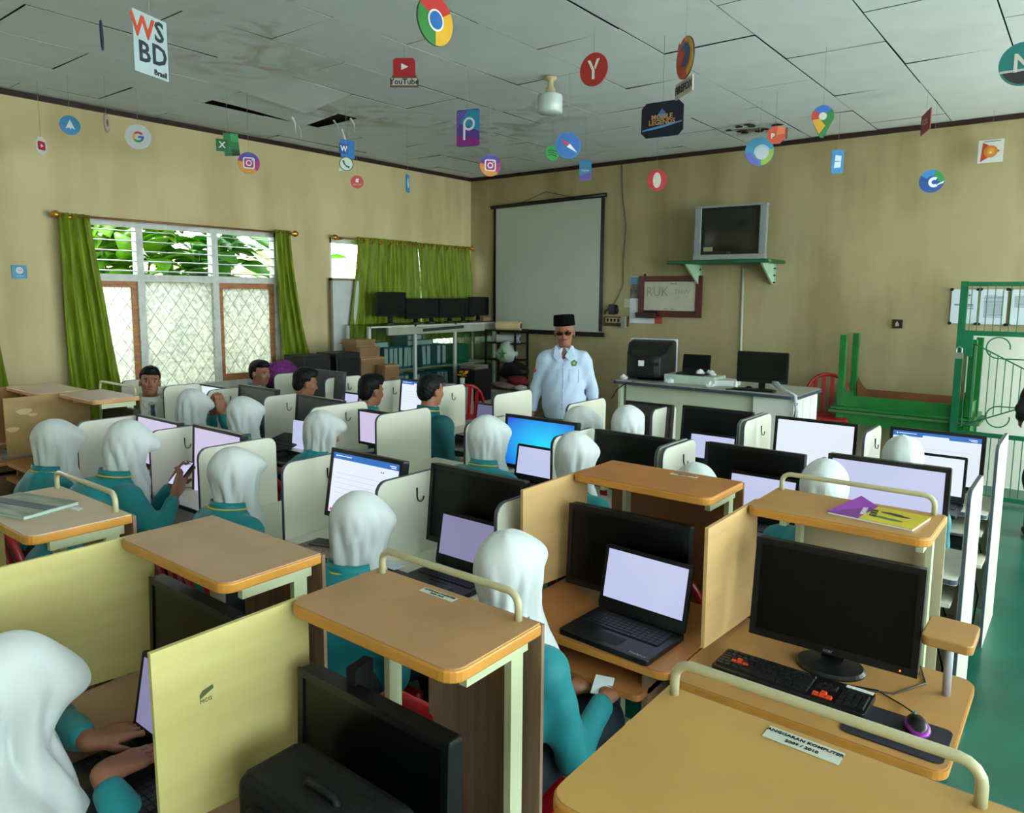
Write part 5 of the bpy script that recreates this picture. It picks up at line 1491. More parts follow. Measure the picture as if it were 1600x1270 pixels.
MB().add([(-.127, -.087, .006), (-.03, -.087, .006), (-.03, .087, .006), (-.11, .087, .006), (-.127, -.087, .008), (-.03, -.087, .0082), (-.03, .087, .0082), (-.09, .10, .03)], [(0, 3, 2, 1), (4, 5, 6, 7), (0, 1, 5, 4), (1, 2, 6, 5), (2, 3, 7, 6), (3, 0, 4, 7)]).build('cover_purple', mat('cover_purple', '7b2a8a', .4), t)
M_PR = mat('cover_print', '3d2c3a', .6); pr = MB()
for (a, c, w, d) in ((.03, .03, .035, .012), (.06, .02, .03, .01)): pr.ell((a, c, .0083), (w, d, .0006), n=9, m=4)
pr.build('dark_print', M_PR, t)
pr = MB()
for (a, c, w, d) in ((.01, -.03, .03, .012), (.05, -.035, .035, .012)): pr.ell((a, c, .0083), (w, d, .0006), n=9, m=4)
pr.build('green_print', mat('print_green', '4a6a44', .6), t)
lettering('RAHASIA', .022, M_WHITE, t, TR(-.045, .0, .0092) @ RZ(-1.35), depth=.0008)
lettering('BUKU', .03, M_INK, t, TR(-.015, .0, .0092) @ RZ(-1.35), depth=.0008)
t = thing('worn_notebook', 'worn grey-green notebook on the far left shelf of the front row', 'notebook', (-2.655, .845, 1.1605), .28)
MB().box(-.14, .14, -.09, .09, 0, .008).build('pages', mat('pages_mint', '9fbcae', .7), t)
MB().box(-.142, .142, -.092, .092, .008, .0105).build('cover', mat('cover_worn', '6f7a6c', .55, scale=9, h2='a3a79a', stretch=(.6, 3, 1)), t)
MB().box(-.142, .142, -.02, .02, .0105, .012).build('dark_stripe', mat('stripe_grey', '4a505a', .6, scale=12, h2='5d636c'), t)
tag(MB().prism([(0, 0), (.05, .008), (.035, .03), (.0, .025)], 0, .001, M=TR(-2.52, .93, 1.161)).build('paper_scrap', M_PAPER), 'torn paper scrap beside the worn notebook', 'paper')
# row A equipment
monitor('monitor with pale lit screen in the first cream booth of the nearer row', -4.325, 2.12, 1.10, .50, 'pink', h=.30, bez=.014)
monitor('monitor with pale lit screen facing the girl with the phone', -3.69, 2.13, 1.11, .49, 'pink', h=.45, bez=.016, tilt=.05)
monitor('lit monitor showing a blue-topped page with a red button, nearer row', -2.47, 2.13, 1.145, .46, 'page', h=.31, tilt=.17, rz=.02)
monitor('large black monitor behind the laptop in the nearer row', -1.93, 2.24, 1.13, .50, 'off', h=.33)
laptop('open black laptop with lilac screen beside the large black monitor', -1.885, 2.0, .7415, .0, .32, .23, 'lilac', open_=1.75)
t = thing('closed_laptop', 'closed dark laptop with a white label at the front of the same booth', 'laptop', (-1.97, 1.86 + .04, .7415), .02)
MB().prism(rrect(-.17, .17, -.06, .05, .01, 3), 0, .02).build('body', mat('slate_laptop', '22272e', .35), t, bevel=.003)
MB().box(.05, .13, -.05, -.005, .02, .0208).build('label', M_PAPER, t)
tag(MB().box(-.045, .045, -.03, .03, 0, .004).build('note_card', M_PAPER, loc=(-2.14, 1.955, .7645)), 'white printed card by the closed laptop', 'card')
t = thing('smartphone', 'grey smartphone lying on a patterned mat below the lit blue-topped monitor', 'phone', (-2.58, 1.99, .7465), .35)
MB().prism(rrect(-.085, .085, -.04, .04, .012, 3), 0, .009).build('case', mat('phone_grey', '565b5a', .4), t, bevel=.002)
MB().box(-.075, .075, -.034, .034, .009, .0095).build('screen', M_SCOFF, t)
tag(MB().prism(rrect(-.19, .19, -.075, .075, .02), 0, .0035, M=TR(-2.5, 1.95, .7418)).build('patterned_mat', mat('mat_brown', '6a5648', .8, scale=90, h2='9a887a')), 'brown speckled mat below the lit blue-topped monitor', 'mat')
# row B equipment
monitor('monitor with white lit screen behind the boy in white, left part of the middle row', -5.63, 3.26, 1.075, .52, 'bright', h=.30, bez=.012)
monitor('grey switched-off monitor behind the girl raising her hands', -5.02, 3.24, 1.125, .50, 'haze', h=.30)
monitor('dark glossy monitor behind the girl whose face shows in profile', -4.29, 3.26, 1.11, .52, 'haze', h=.31)
tag(MB().box(-.14, .14, -.004, .004, 0, .2, M=TR(-4.33, 3.14, .742) @ RX(-.1)).build('laptop_screen', S_WHITE), 'upright white lit tablet in front of the dark glossy monitor', 'tablet')
laptop('closed-in black laptop base on the desk below the hook in the middle row', -4.55, 2.99, .7415, .1, .30, .2, 'off', open_=2.9)
monitor('portrait lit monitor with pinkish screen in the middle row', -3.80, 3.33, 1.055, .30, 'pink', h=.24, bez=.014, tilt=0)
monitor('monitor showing a bright blue desktop picture in the middle row', -2.52, 3.50, 1.125, .52, 'win', h=.32, tilt=.12)
laptop('open laptop with white screen in front of the blue desktop picture', -2.475, 3.28, .7415, .0, .33, .23, 'white', open_=1.75)
monitor('switched-off black monitor to the right of the blue desktop, middle row', -1.94, 3.56, 1.095, .48, 'off', h=.30)
monitor('switched-off black monitor above a lit laptop in the middle row', -1.285, 3.6, 1.10, .50, 'off', h=.31)
laptop('open laptop with white screen mostly hidden behind the orange shelf', -1.205, 3.36, .7415, .0, .34, .25, 'white', open_=1.75)
monitor('very wide lit white monitor at the right end of the middle row', -.68, 3.6, 1.125, .50, 'white', h=.34, bez=.02, tilt=.05)
# row C equipment
monitor('grey backed-light monitor near the curtain end of the far row', -5.42, 4.22, 1.15, .44, 'haze', h=.28, frame=M_SLATE)
laptop('laptop with blue-white screen between the partitions beside a boy, far row', -5.2, 4.1, .7415, 0, .33, .23, 'white', open_=1.75)
monitor('lit monitor with blue title bar behind the tall boy, far row', -4.48, 4.45, 1.115, .46, 'bar', h=.30)
laptop('laptop with dim violet screen beside an empty partition, far row', -3.70, 4.33, .7415, .0, .34, .24, 'dim', open_=1.72)
monitor('dark monitor behind the right one of the two girls near the teacher', -2.40, 4.62, 1.105, .36, 'haze', h=.26)
monitor('dark monitor between two girls and the double partition, far row', -1.905, 4.62, 1.115, .48, 'off', h=.31)
laptop('laptop with pale screen under the dark monitor, far row', -1.885, 4.38, .7415, .0, .32, .22, 'white', open_=1.72)
monitor('bright white lit monitor in the far row before the red chair', -1.28, 4.62, 1.11, .48, 'bright', h=.31)
monitor('bright monitor with a blue title bar at the right end of the far row', -.645, 4.68, 1.11, .47, 'bar', h=.31)
laptop('laptop with dark frame and white screen at the right end of the far row', -.62, 4.36, .7415, .0, .30, .27, 'bright', open_=1.68)
laptop('grey laptop on the far left wooden desk', -5.72, 1.80, .7415, .0, .33, .23, 'off', open_=1.9, col=mat('laptop_silver', '8d9096', .4, metal=.3))
monitor('switched-off monitor between the knotty desk and the first booth', -5.05, 2.22, 1.09, .44, 'off', h=.3)
# things seen on the lower shelves at the aisle
for (x, y, lb) in ((-.62, 3.42, 'white console with dark top on the lower shelf of the last middle-row booth'), (-.60, 4.45, 'dark box on the lower shelf of the last far-row booth')):
    t = thing('equipment_box', lb, 'equipment', (x, y, .50))
    MB().prism(rrect(-.17, .17, -.09, .09, .02), -.0, .06).build('case', M_WHITE if y < 4 else M_BLACK, t, bevel=.006)
    MB().box(-.15, .15, -.08, .08, .06, .075).build('lid', M_BLACK, t)
    MB().box(-.27, .245, -.12, .14, -.018, -.0005).build('shelf', M_CREAM, t)
    MB().tube([(.15, 0, .03), (.2, .05, .1), (.22, .1, .0), (.19, .12, -.12), (.22, .14, -.25), (.2, .16, -.49)], .004, 5).build('cable', M_BLACK, t)

# on the teacher's desk
laptop('black laptop standing on the low box on the teacher desk', -3.27, 7.23, ZD + .0855, .1, .30, .20, 'off', open_=1.75)
old_monitor((-2.50, 7.12, ZD), .12, .48, .30, 'black flat monitor near the right end of the teacher desk', z0=.07)
t = thing('keyboard', 'black keyboard under the flat monitor on the teacher desk', 'keyboard', (-2.53, 6.99, ZD), .1)
MB().prism(rrect(-.2, .2, -.06, .05, .01), 0, .018).build('body', M_BLACK, t, bevel=.003)
k = MB()
for r_ in range(5):
    for c_ in range(18): k.box(-.19 + c_ * .0212, -.173 + c_ * .0212, -.05 + r_ * .019, -.035 + r_ * .019, .018, .021)
k.build('keys', mat('laptop_keys', '1b1c1f'), t)['kind'] = 'stuff'
# ------------------------------------------------------------------ people: implicit surfaces polygonised with surface nets
class Field:
    def __init__(s, lo, hi, vox):
        s.lo = np.array(lo, float); s.vox = vox
        s.n = np.ceil((np.array(hi) - s.lo) / vox).astype(int) + 1
        s.ax = [s.lo[i] + vox * np.arange(s.n[i]) for i in range(3)]
        s.d = np.full(s.n, 1.0, np.float32)
    def _win(s, lo, hi):
        sl = []
        for i in range(3):
            a = max(0, int((lo[i] - s.lo[i]) / s.vox)); b = min(s.n[i], int((hi[i] - s.lo[i]) / s.vox) + 2)
            if b <= a: return None, None
            sl.append(slice(a, b))
        P = np.meshgrid(*[s.ax[i][sl[i]] for i in range(3)], indexing='ij', sparse=True)
        return tuple(sl), P
    def _join(s, sl, d, k):
        a = s.d[sl]
        if k <= 0: s.d[sl] = np.minimum(a, d); return
        h = np.clip(k - np.abs(a - d), 0, None) / k
        s.d[sl] = np.minimum(a, d) - h * h * k * .25
    def cap(s, a, b, ra, rb=None, k=.02):
        rb = ra if rb is None else rb
        a = np.array(a, float); b = np.array(b, float)
        m = max(ra, rb) + k + 3 * s.vox
        sl, P = s._win(np.minimum(a, b) - m, np.maximum(a, b) + m)
        if sl is None: return s
        ba = b - a; L = max(float(ba @ ba), 1e-9)
        q = [P[i] - a[i] for i in range(3)]
        h = np.clip((q[0] * ba[0] + q[1] * ba[1] + q[2] * ba[2]) / L, 0, 1)
        d = np.sqrt((q[0] - h * ba[0]) ** 2 + (q[1] - h * ba[1]) ** 2 + (q[2] - h * ba[2]) ** 2) - (ra + h * (rb - ra))
        s._join(sl, d, k); return s
    def _ell(s, c, r, R, pad):
        c = np.array(c, float); r = np.array(r, float)
        m = float(r.max()) + pad + 3 * s.vox
        sl, P = s._win(c - m, c + m)
        if sl is None: return None, None
        q = [P[i] - c[i] for i in range(3)]
        if R is not None:
            q = [R[0][i] * q[0] + R[1][i] * q[1] + R[2][i] * q[2] for i in range(3)]
        k0 = np.sqrt((q[0] / r[0]) ** 2 + (q[1] / r[1]) ** 2 + (q[2] / r[2]) ** 2)
        k1 = np.sqrt((q[0] / r[0] ** 2) ** 2 + (q[1] / r[1] ** 2) ** 2 + (q[2] / r[2] ** 2) ** 2) + 1e-6
        return sl, k0 * (k0 - 1) / k1
    def ell(s, c, r, R=None, k=.02):
        sl, d = s._ell(c, r, R, k)
        if sl is not None: s._join(sl, d, k)
        return s
    def sub(s, c, r, R=None, k=.01):
        sl, d = s._ell(c, r, R, k)
        if sl is None: return s
        a = s.d[sl]; d = -d
        h = np.clip(k - np.abs(a - d), 0, None) / k
        s.d[sl] = np.maximum(a, d) + h * h * k * .25
        return s
    def cut(s, fn, k=.006):
        """keep where fn(P) < 0"""
        P = np.meshgrid(*s.ax, indexing='ij', sparse=True)
        d = fn(P)
        h = np.clip(k - np.abs(s.d - d), 0, None) / k
        s.d = (np.maximum(s.d, d) + h * h * k * .25).astype(np.float32)
        return s
    def wob(s, fn):
        P = np.meshgrid(*s.ax, indexing='ij', sparse=True)
        s.d = (s.d + fn(P)).astype(np.float32)
        return s
    def mesh(s, name, m, parent=None):
        d = s.d.copy()
        d[0] = d[-1] = 1; d[:, 0] = 1; d[:, -1] = 1; d[:, :, 0] = 1; d[:, :, -1] = 1
        nx, ny, nz = d.shape
        ins = d < 0
        c = np.zeros((nx - 1, ny - 1, nz - 1), np.int8)
        for i in (0, 1):
            for j in (0, 1):
                for k in (0, 1):
                    c += ins[i:nx - 1 + i, j:ny - 1 + j, k:nz - 1 + k]
        act = (c > 0) & (c < 8)
        I = np.argwhere(act)
        if len(I) == 0: raise RuntimeError('empty ' + name)
        idx = np.full(act.shape, -1, np.int32); idx[act] = np.arange(len(I))
        acc = np.zeros((len(I), 3)); cnt = np.zeros(len(I))
        for ax in range(3):
            o1, o2 = [a for a in range(3) if a != ax]
            for u in (0, 1):
                for v in (0, 1):
                    A = I.copy(); A[:, o1] += u; A[:, o2] += v
                    B = A.copy(); B[:, ax] += 1
                    da = d[A[:, 0], A[:, 1], A[:, 2]]; db = d[B[:, 0], B[:, 1], B[:, 2]]
                    cr = (da < 0) != (db < 0)
                    tt = np.where(cr, da / np.where(da - db == 0, 1, da - db), 0)
                    P = np.zeros((len(I), 3)); P[:, ax] = tt; P[:, o1] = u; P[:, o2] = v
                    acc += P * cr[:, None]; cnt += cr
        V = (I + acc / cnt[:, None]) * s.vox + s.lo
        F = []
        for ax in range(3):
            o1, o2 = [(1, 2), (2, 0), (0, 1)][ax]
            sa = [slice(1, -1)] * 3; sb = [slice(1, -1)] * 3
            sa[ax] = slice(0, -1); sb[ax] = slice(1, None)
            x = ins[tuple(sa)] != ins[tuple(sb)]
            E = np.argwhere(x)
            off = np.array([1, 1, 1]); off[ax] = 0
            E = E + off
            fl = ins[E[:, 0], E[:, 1], E[:, 2]]
            q = []
            for (u, v) in ((-1, -1), (0, -1), (0, 0), (-1, 0)):
                T = E.copy(); T[:, o1] += u; T[:, o2] += v
                q.append(idx[T[:, 0], T[:, 1], T[:, 2]])
            q = np.stack(q, 1)
            q[~fl] = q[~fl][:, ::-1]
            F.append(q)
        F = np.concatenate(F); F = F[(F >= 0).all(1)]
        me = bpy.data.meshes.new(name)
        me.vertices.add(len(V)); me.vertices.foreach_set('co', V.astype(np.float32).ravel())
        me.loops.add(len(F) * 4); me.loops.foreach_set('vertex_index', F.astype(np.int32).ravel())
        me.polygons.add(len(F)); me.polygons.foreach_set('loop_start', np.arange(0, len(F) * 4, 4, dtype=np.int32))
        me.polygons.foreach_set('loop_total', np.full(len(F), 4, np.int32))
        me.polygons.foreach_set('use_smooth', np.ones(len(F), bool))
        me.update(calc_edges=True); me.validate()
        o = bpy.data.objects.new(name, me); COL.objects.link(o); me.materials.append(m)
        if parent: o.parent = parent
        return o

M_SKIN = mat('skin', '96654c', .5, var=.06, scale=9, spec=.35)
M_SKIN2 = mat('skin_teacher', '94604a', .5, var=.08, scale=9, spec=.35)
M_HAIR = mat('black_hair', '0d0b0d', .55, var=.4, scale=60, stretch=(1, 1, .3), spec=.2, bump=.25, bscale=180)
M_HIJ = mat('white_scarf', 'c6cdcb', .75, var=.02, scale=3, sheen=.15, bump=.5, bscale=13, stretch=(1, 1, .4))
M_JKT = mat('teal_jacket', '127e86', .6, var=.1, scale=6, sheen=.1, bump=.15, bscale=30)
M_JKT2 = mat('dark_teal_jacket', '0f5c60', .65, var=.1, scale=6, bump=.15, bscale=30)
M_STRIPE = mat('yellow_piping', 'd2b53c', .6)
M_TRO = mat('dark_trousers', '1b2430', .7, var=.1)
M_SHIRT = mat('white_shirt', 'ced2c8', .7, var=.04, bump=.1, bscale=30)
M_EYEW = mat('eye_white', 'a8a096', .4)
M_EYEB = mat('eye_dark', '160d08', .2)
M_LIP = mat('lips', '7c4438', .5)

def rot(yaw, pitch, roll=0):
    return np.array(Matrix.Rotation(yaw, 3, 'Z') @ Matrix.Rotation(-pitch, 3, 'X') @ Matrix.Rotation(roll, 3, 'Y'))
def ik(S, H, L1, L2, pole):
    S = np.array(S, float); H = np.array(H, float); D = H - S; L = np.linalg.norm(D)
    if L > L1 + L2 - .005: H = S + D / L * (L1 + L2 - .005); D = H - S; L = np.linalg.norm(D)
    a = (L1 * L1 - L2 * L2 + L * L) / (2 * L); h = math.sqrt(max(L1 * L1 - a * a, 0))
    u = D / L; p = np.array(pole, float); p = p - u * (p @ u); p /= np.linalg.norm(p)
    return S + u * a + p * h, H
def add_hand(F, W, f, nrm, side, curl=.5, sc=1.0):
    """W wrist, f finger direction, nrm palm normal, side=+1 thumb on +(f x n)"""
    f = np.array(f, float); f /= np.linalg.norm(f); nrm = np.array(nrm, float); nrm = nrm - f * (nrm @ f); nrm /= np.linalg.norm(nrm)
    s = np.cross(f, nrm) * side
    W = np.array(W, float)
    for i, (o, L, r) in enumerate(((.030, .070, .0085), (.010, .078, .0088), (-.010, .072, .0084), (-.028, .058, .0076))):
        K = W + f * .082 * sc + s * o * sc
        F.cap(W + s * o * .6 + f * .01, K, .0155 * sc, .0115 * sc, k=.012)
        d = f.copy(); p = K
        for q, fr in enumerate((.45, .3, .25)):
            ang = curl * (0.7 if q == 0 else .8)
            d = d * math.cos(ang) + nrm * math.sin(ang); d /= np.linalg.norm(d)
            n2 = np.cross(np.cross(d, nrm), d); 
            nrm_l = nrm * 1.0
            e = p + d * L * fr * sc
            F.cap(p, e, r * sc, r * .9 * sc, k=.003); p = e
    t0 = W + f * .025 + s * .022; t1 = t0 + (f * .55 + s * .75 + nrm * .25) * .036 * sc; t2 = t1 + (f * .85 + s * .25 + nrm * .35) * .030 * sc
    F.cap(W + f * .01, t0, .015, .014, k=.01); F.cap(t0, t1, .0125 * sc, .0105 * sc, k=.008); F.cap(t1, t2, .0102 * sc, .0085 * sc, k=.003)

def person(label, x, y, zt, yaw=0, hijab=True, lean=.10, hyaw=0, hpitch=.25, hands=None, vox=.0095, jacket=None, drape=0, standing=False, chairlabel=None, seed=0, broad=1.0, eyes=False, group=None, hroll=0, hood=None, skin=None, hand_dirs=None, curl=.16, feetz=0, finger_vox=None, hairstyle=0, trous=None, waist=None, hscale=1.0, neck=.168, slope=.060, pole=None):
    jacket = jacket or M_JKT; skin = skin or M_SKIN
    t = thing('person', label, 'person', (x, y, feetz), yaw)
    zt = zt - feetz
    R = rot(hyaw, hpitch, hroll)
    H = np.array([0, 0, zt - (.138 if hijab else .128)])
    def h(a, b, c): return H + R @ (np.array([a, b, c], float) * hscale)
    NB = np.array([0, -.035 - .12 * math.sin(hpitch) * .5, H[2] - neck])
    if standing:
        PV = np.array([0, NB[1] - .01, .92 * (zt / 1.68)])
    else:
        PV = np.array([0, NB[1] - lean, .52])
    CH = NB * .62 + PV * .38 + np.array([0, -.012, 0]); BE = NB * .25 + PV * .75
    sw = .158 * broad
    if hands is None: pole = (.3, -.4, -.9)
    hands = hands or (([-.10, .17, .635]), ([.10, .17, .635]))
    arms = []
    for i, s in enumerate((-1, 1)):
        S = NB + np.array([s * sw, .0, -slope])
        pl = (s * pole[0], pole[1], pole[2]) if pole else (s * (.7 if not standing else .25), -.5 if not standing else -.8, -.28 if not standing else 0)
        Wt = np.array(hands[i], float)
        E, Wr = ik(S, Wt, .27 * (1.03 if standing else .98), .235, pl)
        arms.append((s, S, E, Wr))
    # ---- body
    lo = np.array([min(-.30 * broad, min(a[3][0] for a in arms) - .16), min(PV[1] - .22, NB[1] - .2), -.01]); hi = np.array([max(.30 * broad, max(a[3][0] for a in arms) + .16), max(.42 if not standing else .3, max(a[3][1] for a in arms) + .2), zt + .02])
    for a_ in arms:
        lo = np.minimum(lo, a_[2] - .07); hi = np.maximum(hi, a_[2] + .07)
    F = Field(lo, hi, vox)
    hs = hscale
    def he(x_, y_, z_, r, k=.02, op=None):
        (op or F.ell)(h(x_, y_, z_), tuple(q * hs for q in r), R, k=k * hs)
    he(0, -.016, .032, (.073, .092, .082)); he(0, .018, -.03, (.060, .068, .082), .025); he(0, .048, -.082, (.028, .028, .022), .03)
    for s in (-1, 1):
        if not hijab: he(s * .074, -.008, -.012, (.009, .018, .028), .006)
        he(s * .036, .062, -.02, (.020, .018, .018))
    F.cap(h(0, .082, .004), h(0, .098, -.028), .008 * hs, .0115 * hs, k=.010)
    he(0, .086, -.032, (.018, .012, .010), .006); he(0, .076, .024, (.045, .014, .008), .012)
    for s in (-1, 1): he(s * .030, .092, .006, (.015, .013, .009), .010, F.sub)
    he(0, .077, -.056, (.021, .011, .0045), .003); he(0, .075, -.064, (.018, .011, .005), .003)
    F.cap(h(0, -.02, -.07), NB + np.array([0, 0, -.01]), .050 if not hijab else .042, .058 if not hijab else .045, k=.03)
    F.cap(NB + np.array([-.10, 0, -.06]), NB + np.array([.10, 0, -.06]), .05, k=.05)
    F.ell(CH, (.135 * broad, .092, .16), k=.04); F.ell(BE, (.125 * broad, .095, .14), k=.05)
    F.ell(PV, (.15, .11, .10), k=.05)
    for (s, S, E, W) in arms:
        F.cap(S, E, .042, .034, k=.03); F.cap(E, W, .034, .023, k=.015)
        fd = (W - E) / np.linalg.norm(W - E)
        if hand_dirs: fd2, nn = hand_dirs[0 if s < 0 else 1]
        else: fd2, nn = (fd if standing else np.array([-.1 * s, .97, -.04])), (np.array([-s, 0, 0]) if standing else np.array([0, -.2, -1]))
        th = -s if not standing else 1
        cs = np.cross(np.array(fd2, float), np.array(nn, float))
        want = np.array([-s, 0, 0]) if not standing else np.array([0, 1, 0])
        add_hand(F, W, fd2, nn, 1 if cs @ want > 0 else -1, curl)
    legs = []
    for s in (-1, 1):
        if standing:
            hip = PV + np.array([s * .085, 0, -.02]); kn = np.array([s * .10, PV[1] + .02, PV[2] * .53]); an = np.array([s * .11, PV[1] - .01, .09])
        else:
            hip = PV + np.array([s * .085, .02, .0]); kn = np.array([s * .12, PV[1] + .43, .50]); an = np.array([s * .12, PV[1] + .40, .09])
        F.cap(hip, kn, .078, .052, k=.03); F.cap(kn, an, .05, .034, k=.015)
        F.cap(an + np.array([0, -.03, -.045]), an + np.array([0, .13, -.06]), .034, .028, k=.02)
        legs.append((hip, kn, an))
    F.mesh('body', skin, t)
    # ---- jacket / shirt
    z0 = PV[2] - (.06 if not standing else .10)
    lo = np.array([min(-.34 * broad, min(a[3][0] for a in arms) - .07), min(PV[1], NB[1]) - .2, z0 - .03]); hi = np.array([max(.34 * broad, max(a[3][0] for a in arms) + .07), max(.22, max(a[3][1] for a in arms) + .07), NB[2] + .12])
    if standing: hi[1] = max(hi[1], .25); lo[2] = min(lo[2] - .1, min(a[3][2] for a in arms) - .03)
    for a_ in arms:
        lo = np.minimum(lo, np.array([a_[2][0] - .09, a_[2][1] - .09, lo[2]])); hi = np.maximum(hi, np.array([a_[2][0] + .09, a_[2][1] + .09, hi[2]]))
    J = Field(lo, hi, max(vox, .0095))
    J.cap(NB + np.array([-sw * .78, -.004, -.065]), NB + np.array([sw * .78, -.004, -.065]), .066, k=.03)
    J.cap(NB + np.array([0, -.006, -.05]), NB + np.array([0, -.004, .012]), .076, .066, k=.03)
    J.ell(CH, (.178 * broad, .118, .18), k=.05); J.ell(BE, (.168 * broad, .118 if not standing else .13, .17), k=.06)
    J.ell(PV + np.array([0, 0, -.0]), (.175 * broad, .13, .12), k=.05)
    if standing: J.cap(PV, PV + np.array([0, 0, -.16]), .15 * broad, .155 * broad, k=.05)
    for (s, S, E, W) in arms:
        J.cap(S, E, .064, .050, k=.045); J.cap(E, E + (W - E) * .80, .049, .035, k=.025)
    rs = random.Random(seed)
    a1, a2, a3 = rs.uniform(0, 6), rs.uniform(0, 6), rs.uniform(0, 6)
    J.ell(NB + np.array([0, 0, 0]), (.09, .09, .03), k=.03)
    J.wob(lambda P: .0035 * np.sin(38 * P[2] + 14 * P[0] + a1 + 2 * np.sin(9 * P[1] + a2)) * np.sin(16 * P[1] - 22 * P[2] + a3) + .002 * np.sin(60 * P[0] + 30 * P[2] + a2) + .0 * P[1])
    J.sub(NB + np.array([0, .02, .10]), (.058, .062, .11), k=.008)
    if standing and not hijab: J.sub(NB + np.array([0, .10, -.03]), (.030, .055, .060), k=.01)
    if not standing: J.cut(lambda P: (z0 - P[2]) + 0 * P[0] + 0 * P[1])
    else:
        zb = PV[2] - .13
        J.ell(PV + np.array([0, .01, -.06]), (.185 * broad, .14, .16), k=.05) if False else None
        J.cut(lambda P: np.minimum(zb - P[2], .17 * broad - np.abs(P[0])) + 0 * P[1])
    jo = J.mesh('jacket' if jacket not in (M_SHIRT,) and not standing else 'shirt', jacket, t)
    # ---- trousers or skirt
    lo = np.array([-.26, PV[1] - .2, .02]); hi = np.array([.26, PV[1] + .55, PV[2] + .12])
    T = Field(lo, hi, .014)
    T.ell(PV, (.166, .122, .11), k=.03)
    for (hip, kn, an) in legs:
        T.cap(hip, kn, .09, .066, k=.03 if not hijab else .09); T.cap(kn, an + np.array([0, 0, .02]), .064, .055, k=.02 if not hijab else .12)
    T.mesh('skirt' if hijab else 'trousers', trous or M_TRO, t)
    sh = MB()
    for (hip, kn, an) in legs:
        sh.ell((an[0], an[1] + .055, .038), (.045, .125, .038), n=14, m=8)
    sh.build('shoes', M_BLACKM, t, smooth=True)
    # ---- collar band and piping
    if not standing:
        cb = MB(); ring = []
        n = 26
        for i in range(n):
            a = 2 * PI * i / n
            ring.append((a, .073 + .004 * math.cos(a), .079))
        vs = []
        for (a, rx, ry) in ring:
            ca, sa = math.cos(a), math.sin(a)
            up = -.012 * sa
            for (rr_, zz) in ((1.12, -.012), (1.08, .026), (1.02, .052), (.96, .050), (.99, .0)):
                vs.append((NB[0] + rx * rr_ * ca, NB[1] + .004 + ry * rr_ * sa, NB[2] + .012 + zz + up))
        fs = []
        for i in range(n):
            for k in range(5):
                a, b = i * 5 + k, i * 5 + (k + 1) % 5
                c, d = ((i + 1) % n) * 5 + (k + 1) % 5, ((i + 1) % n) * 5 + k
                fs.append((a, d, c, b))
        co = cb.add(vs, fs).build('collar', jacket, t, smooth=True)
        if jacket in (M_JKT, M_JKT2):
            MB().tube([(NB[0] + .0835 * math.cos(a), NB[1] + .004 + .0895 * math.sin(a), NB[2] + .034 - .012 * math.sin(a)) for a in [2 * PI * k / 26 for k in range(27)]], .0042, 5).build('piping', M_STRIPE, co, smooth=True)
        if not hijab and jacket is not M_SHIRT:
            MB().lathe([(.062, .03), (.060, .062), (.055, .062), (.056, .03)], c=(NB[0], NB[1] + .004, NB[2]), n=24, sy=1.06).build('shirt_collar', M_SHIRT, t, smooth=True)
    # ---- scarf or hair
    if hijab:
        dz = .16 + .0 * drape + (.14 if drape else .07)
        lo = np.array([-.16 - .10 * (drape > 0), H[1] - .2 - .06 * (drape > 0), NB[2] - dz - .04]); hi = np.array([.16 + .10 * (drape > 0), H[1] + .26, zt + .03])
        G = Field(lo, hi, .006 if vox < .008 else .0078)
        G.ell(h(0, -.020, .030), (.090, .108, .102), R)
        G.ell(h(0, .068, .050), (.066, .062, .044), R, k=.05)
        G.ell(h(0, .036, -.032), (.074, .070, .084), R, k=.03)
        G.cap(h(0, -.035, -.045), NB + np.array([0, .0, .035]), .066, .054, k=.03)
        G.cap(h(0, .050, -.085), NB + np.array([0, .080, -.02]), .046, .060, k=.04)
        G.ell(NB + np.array([0, .095, -.09]), (.100, .045, .13), k=.05)
        for s_ in (-1, 1): G.cap(h(s_ * .045, .04, -.08), NB + np.array([s_ * .075, .085, -.13]), .03, .035, k=.03)
        if drape:
            G.ell(NB + np.array([.0, .0, -.075]), (.212 * drape, .145, .14), k=.05)
            G.ell(NB + np.array([.05, .05, -.16]), (.17 * drape, .12, .14), k=.05)
        G.sub(h(0, .128, -.012), (.052, .060, .072), R, k=.012)
        b1, b2, b3 = rs.uniform(0, 6), rs.uniform(0, 6), rs.uniform(0, 6)
        Hc = H.copy(); zn = NB[2]
        def folds(P):
            u = P[0] - Hc[0]; v = P[1] - Hc[1] + .03; w = P[2] - Hc[2]
            phi = np.arctan2(u, -v)
            low = np.clip((.09 - w) / .16, 0, 1)
            f1 = np.sin(7 * phi + 10 * w + b1 + 1.2 * np.sin(14 * w + b2))
            f2 = np.sin(13 * phi - 16 * w + b2)
            f3 = 1 - np.abs(np.sin(4.5 * phi + 7 * w + b1 + .9 * np.sin(11 * w + b3))) * 2
            back = np.clip((-.02 - w) / .1, 0, 1) * np.clip(-v / .06, 0, 1)
            return (.0030 * f1 * low + .0018 * f2 * low + .0036 * f3 * np.clip(low * 1.4, 0, 1) + .002 * np.sin(11 * phi + b2) * back + .0010 * np.sin(26 * w + 5 * phi + b3))
        G.wob(lambda P: 1.35 * folds(P))
        if hood: pass
        G.mesh('headscarf', M_HIJ, t)
    else:
        G = Field(H - .15, H + np.array([.15, .15, .17]), .006)
        tall = .012 if hairstyle else .0
        G.ell(h(0, -.020, .038 + tall), (.0795, .0975, .086), R)
        G.ell(h(0, .04, .085 + tall), (.055, .05, .035), R, k=.03)
        G.ell(h(0, -.055, -.01), (.066, .055, .07), R, k=.02)
        Ri = R.T
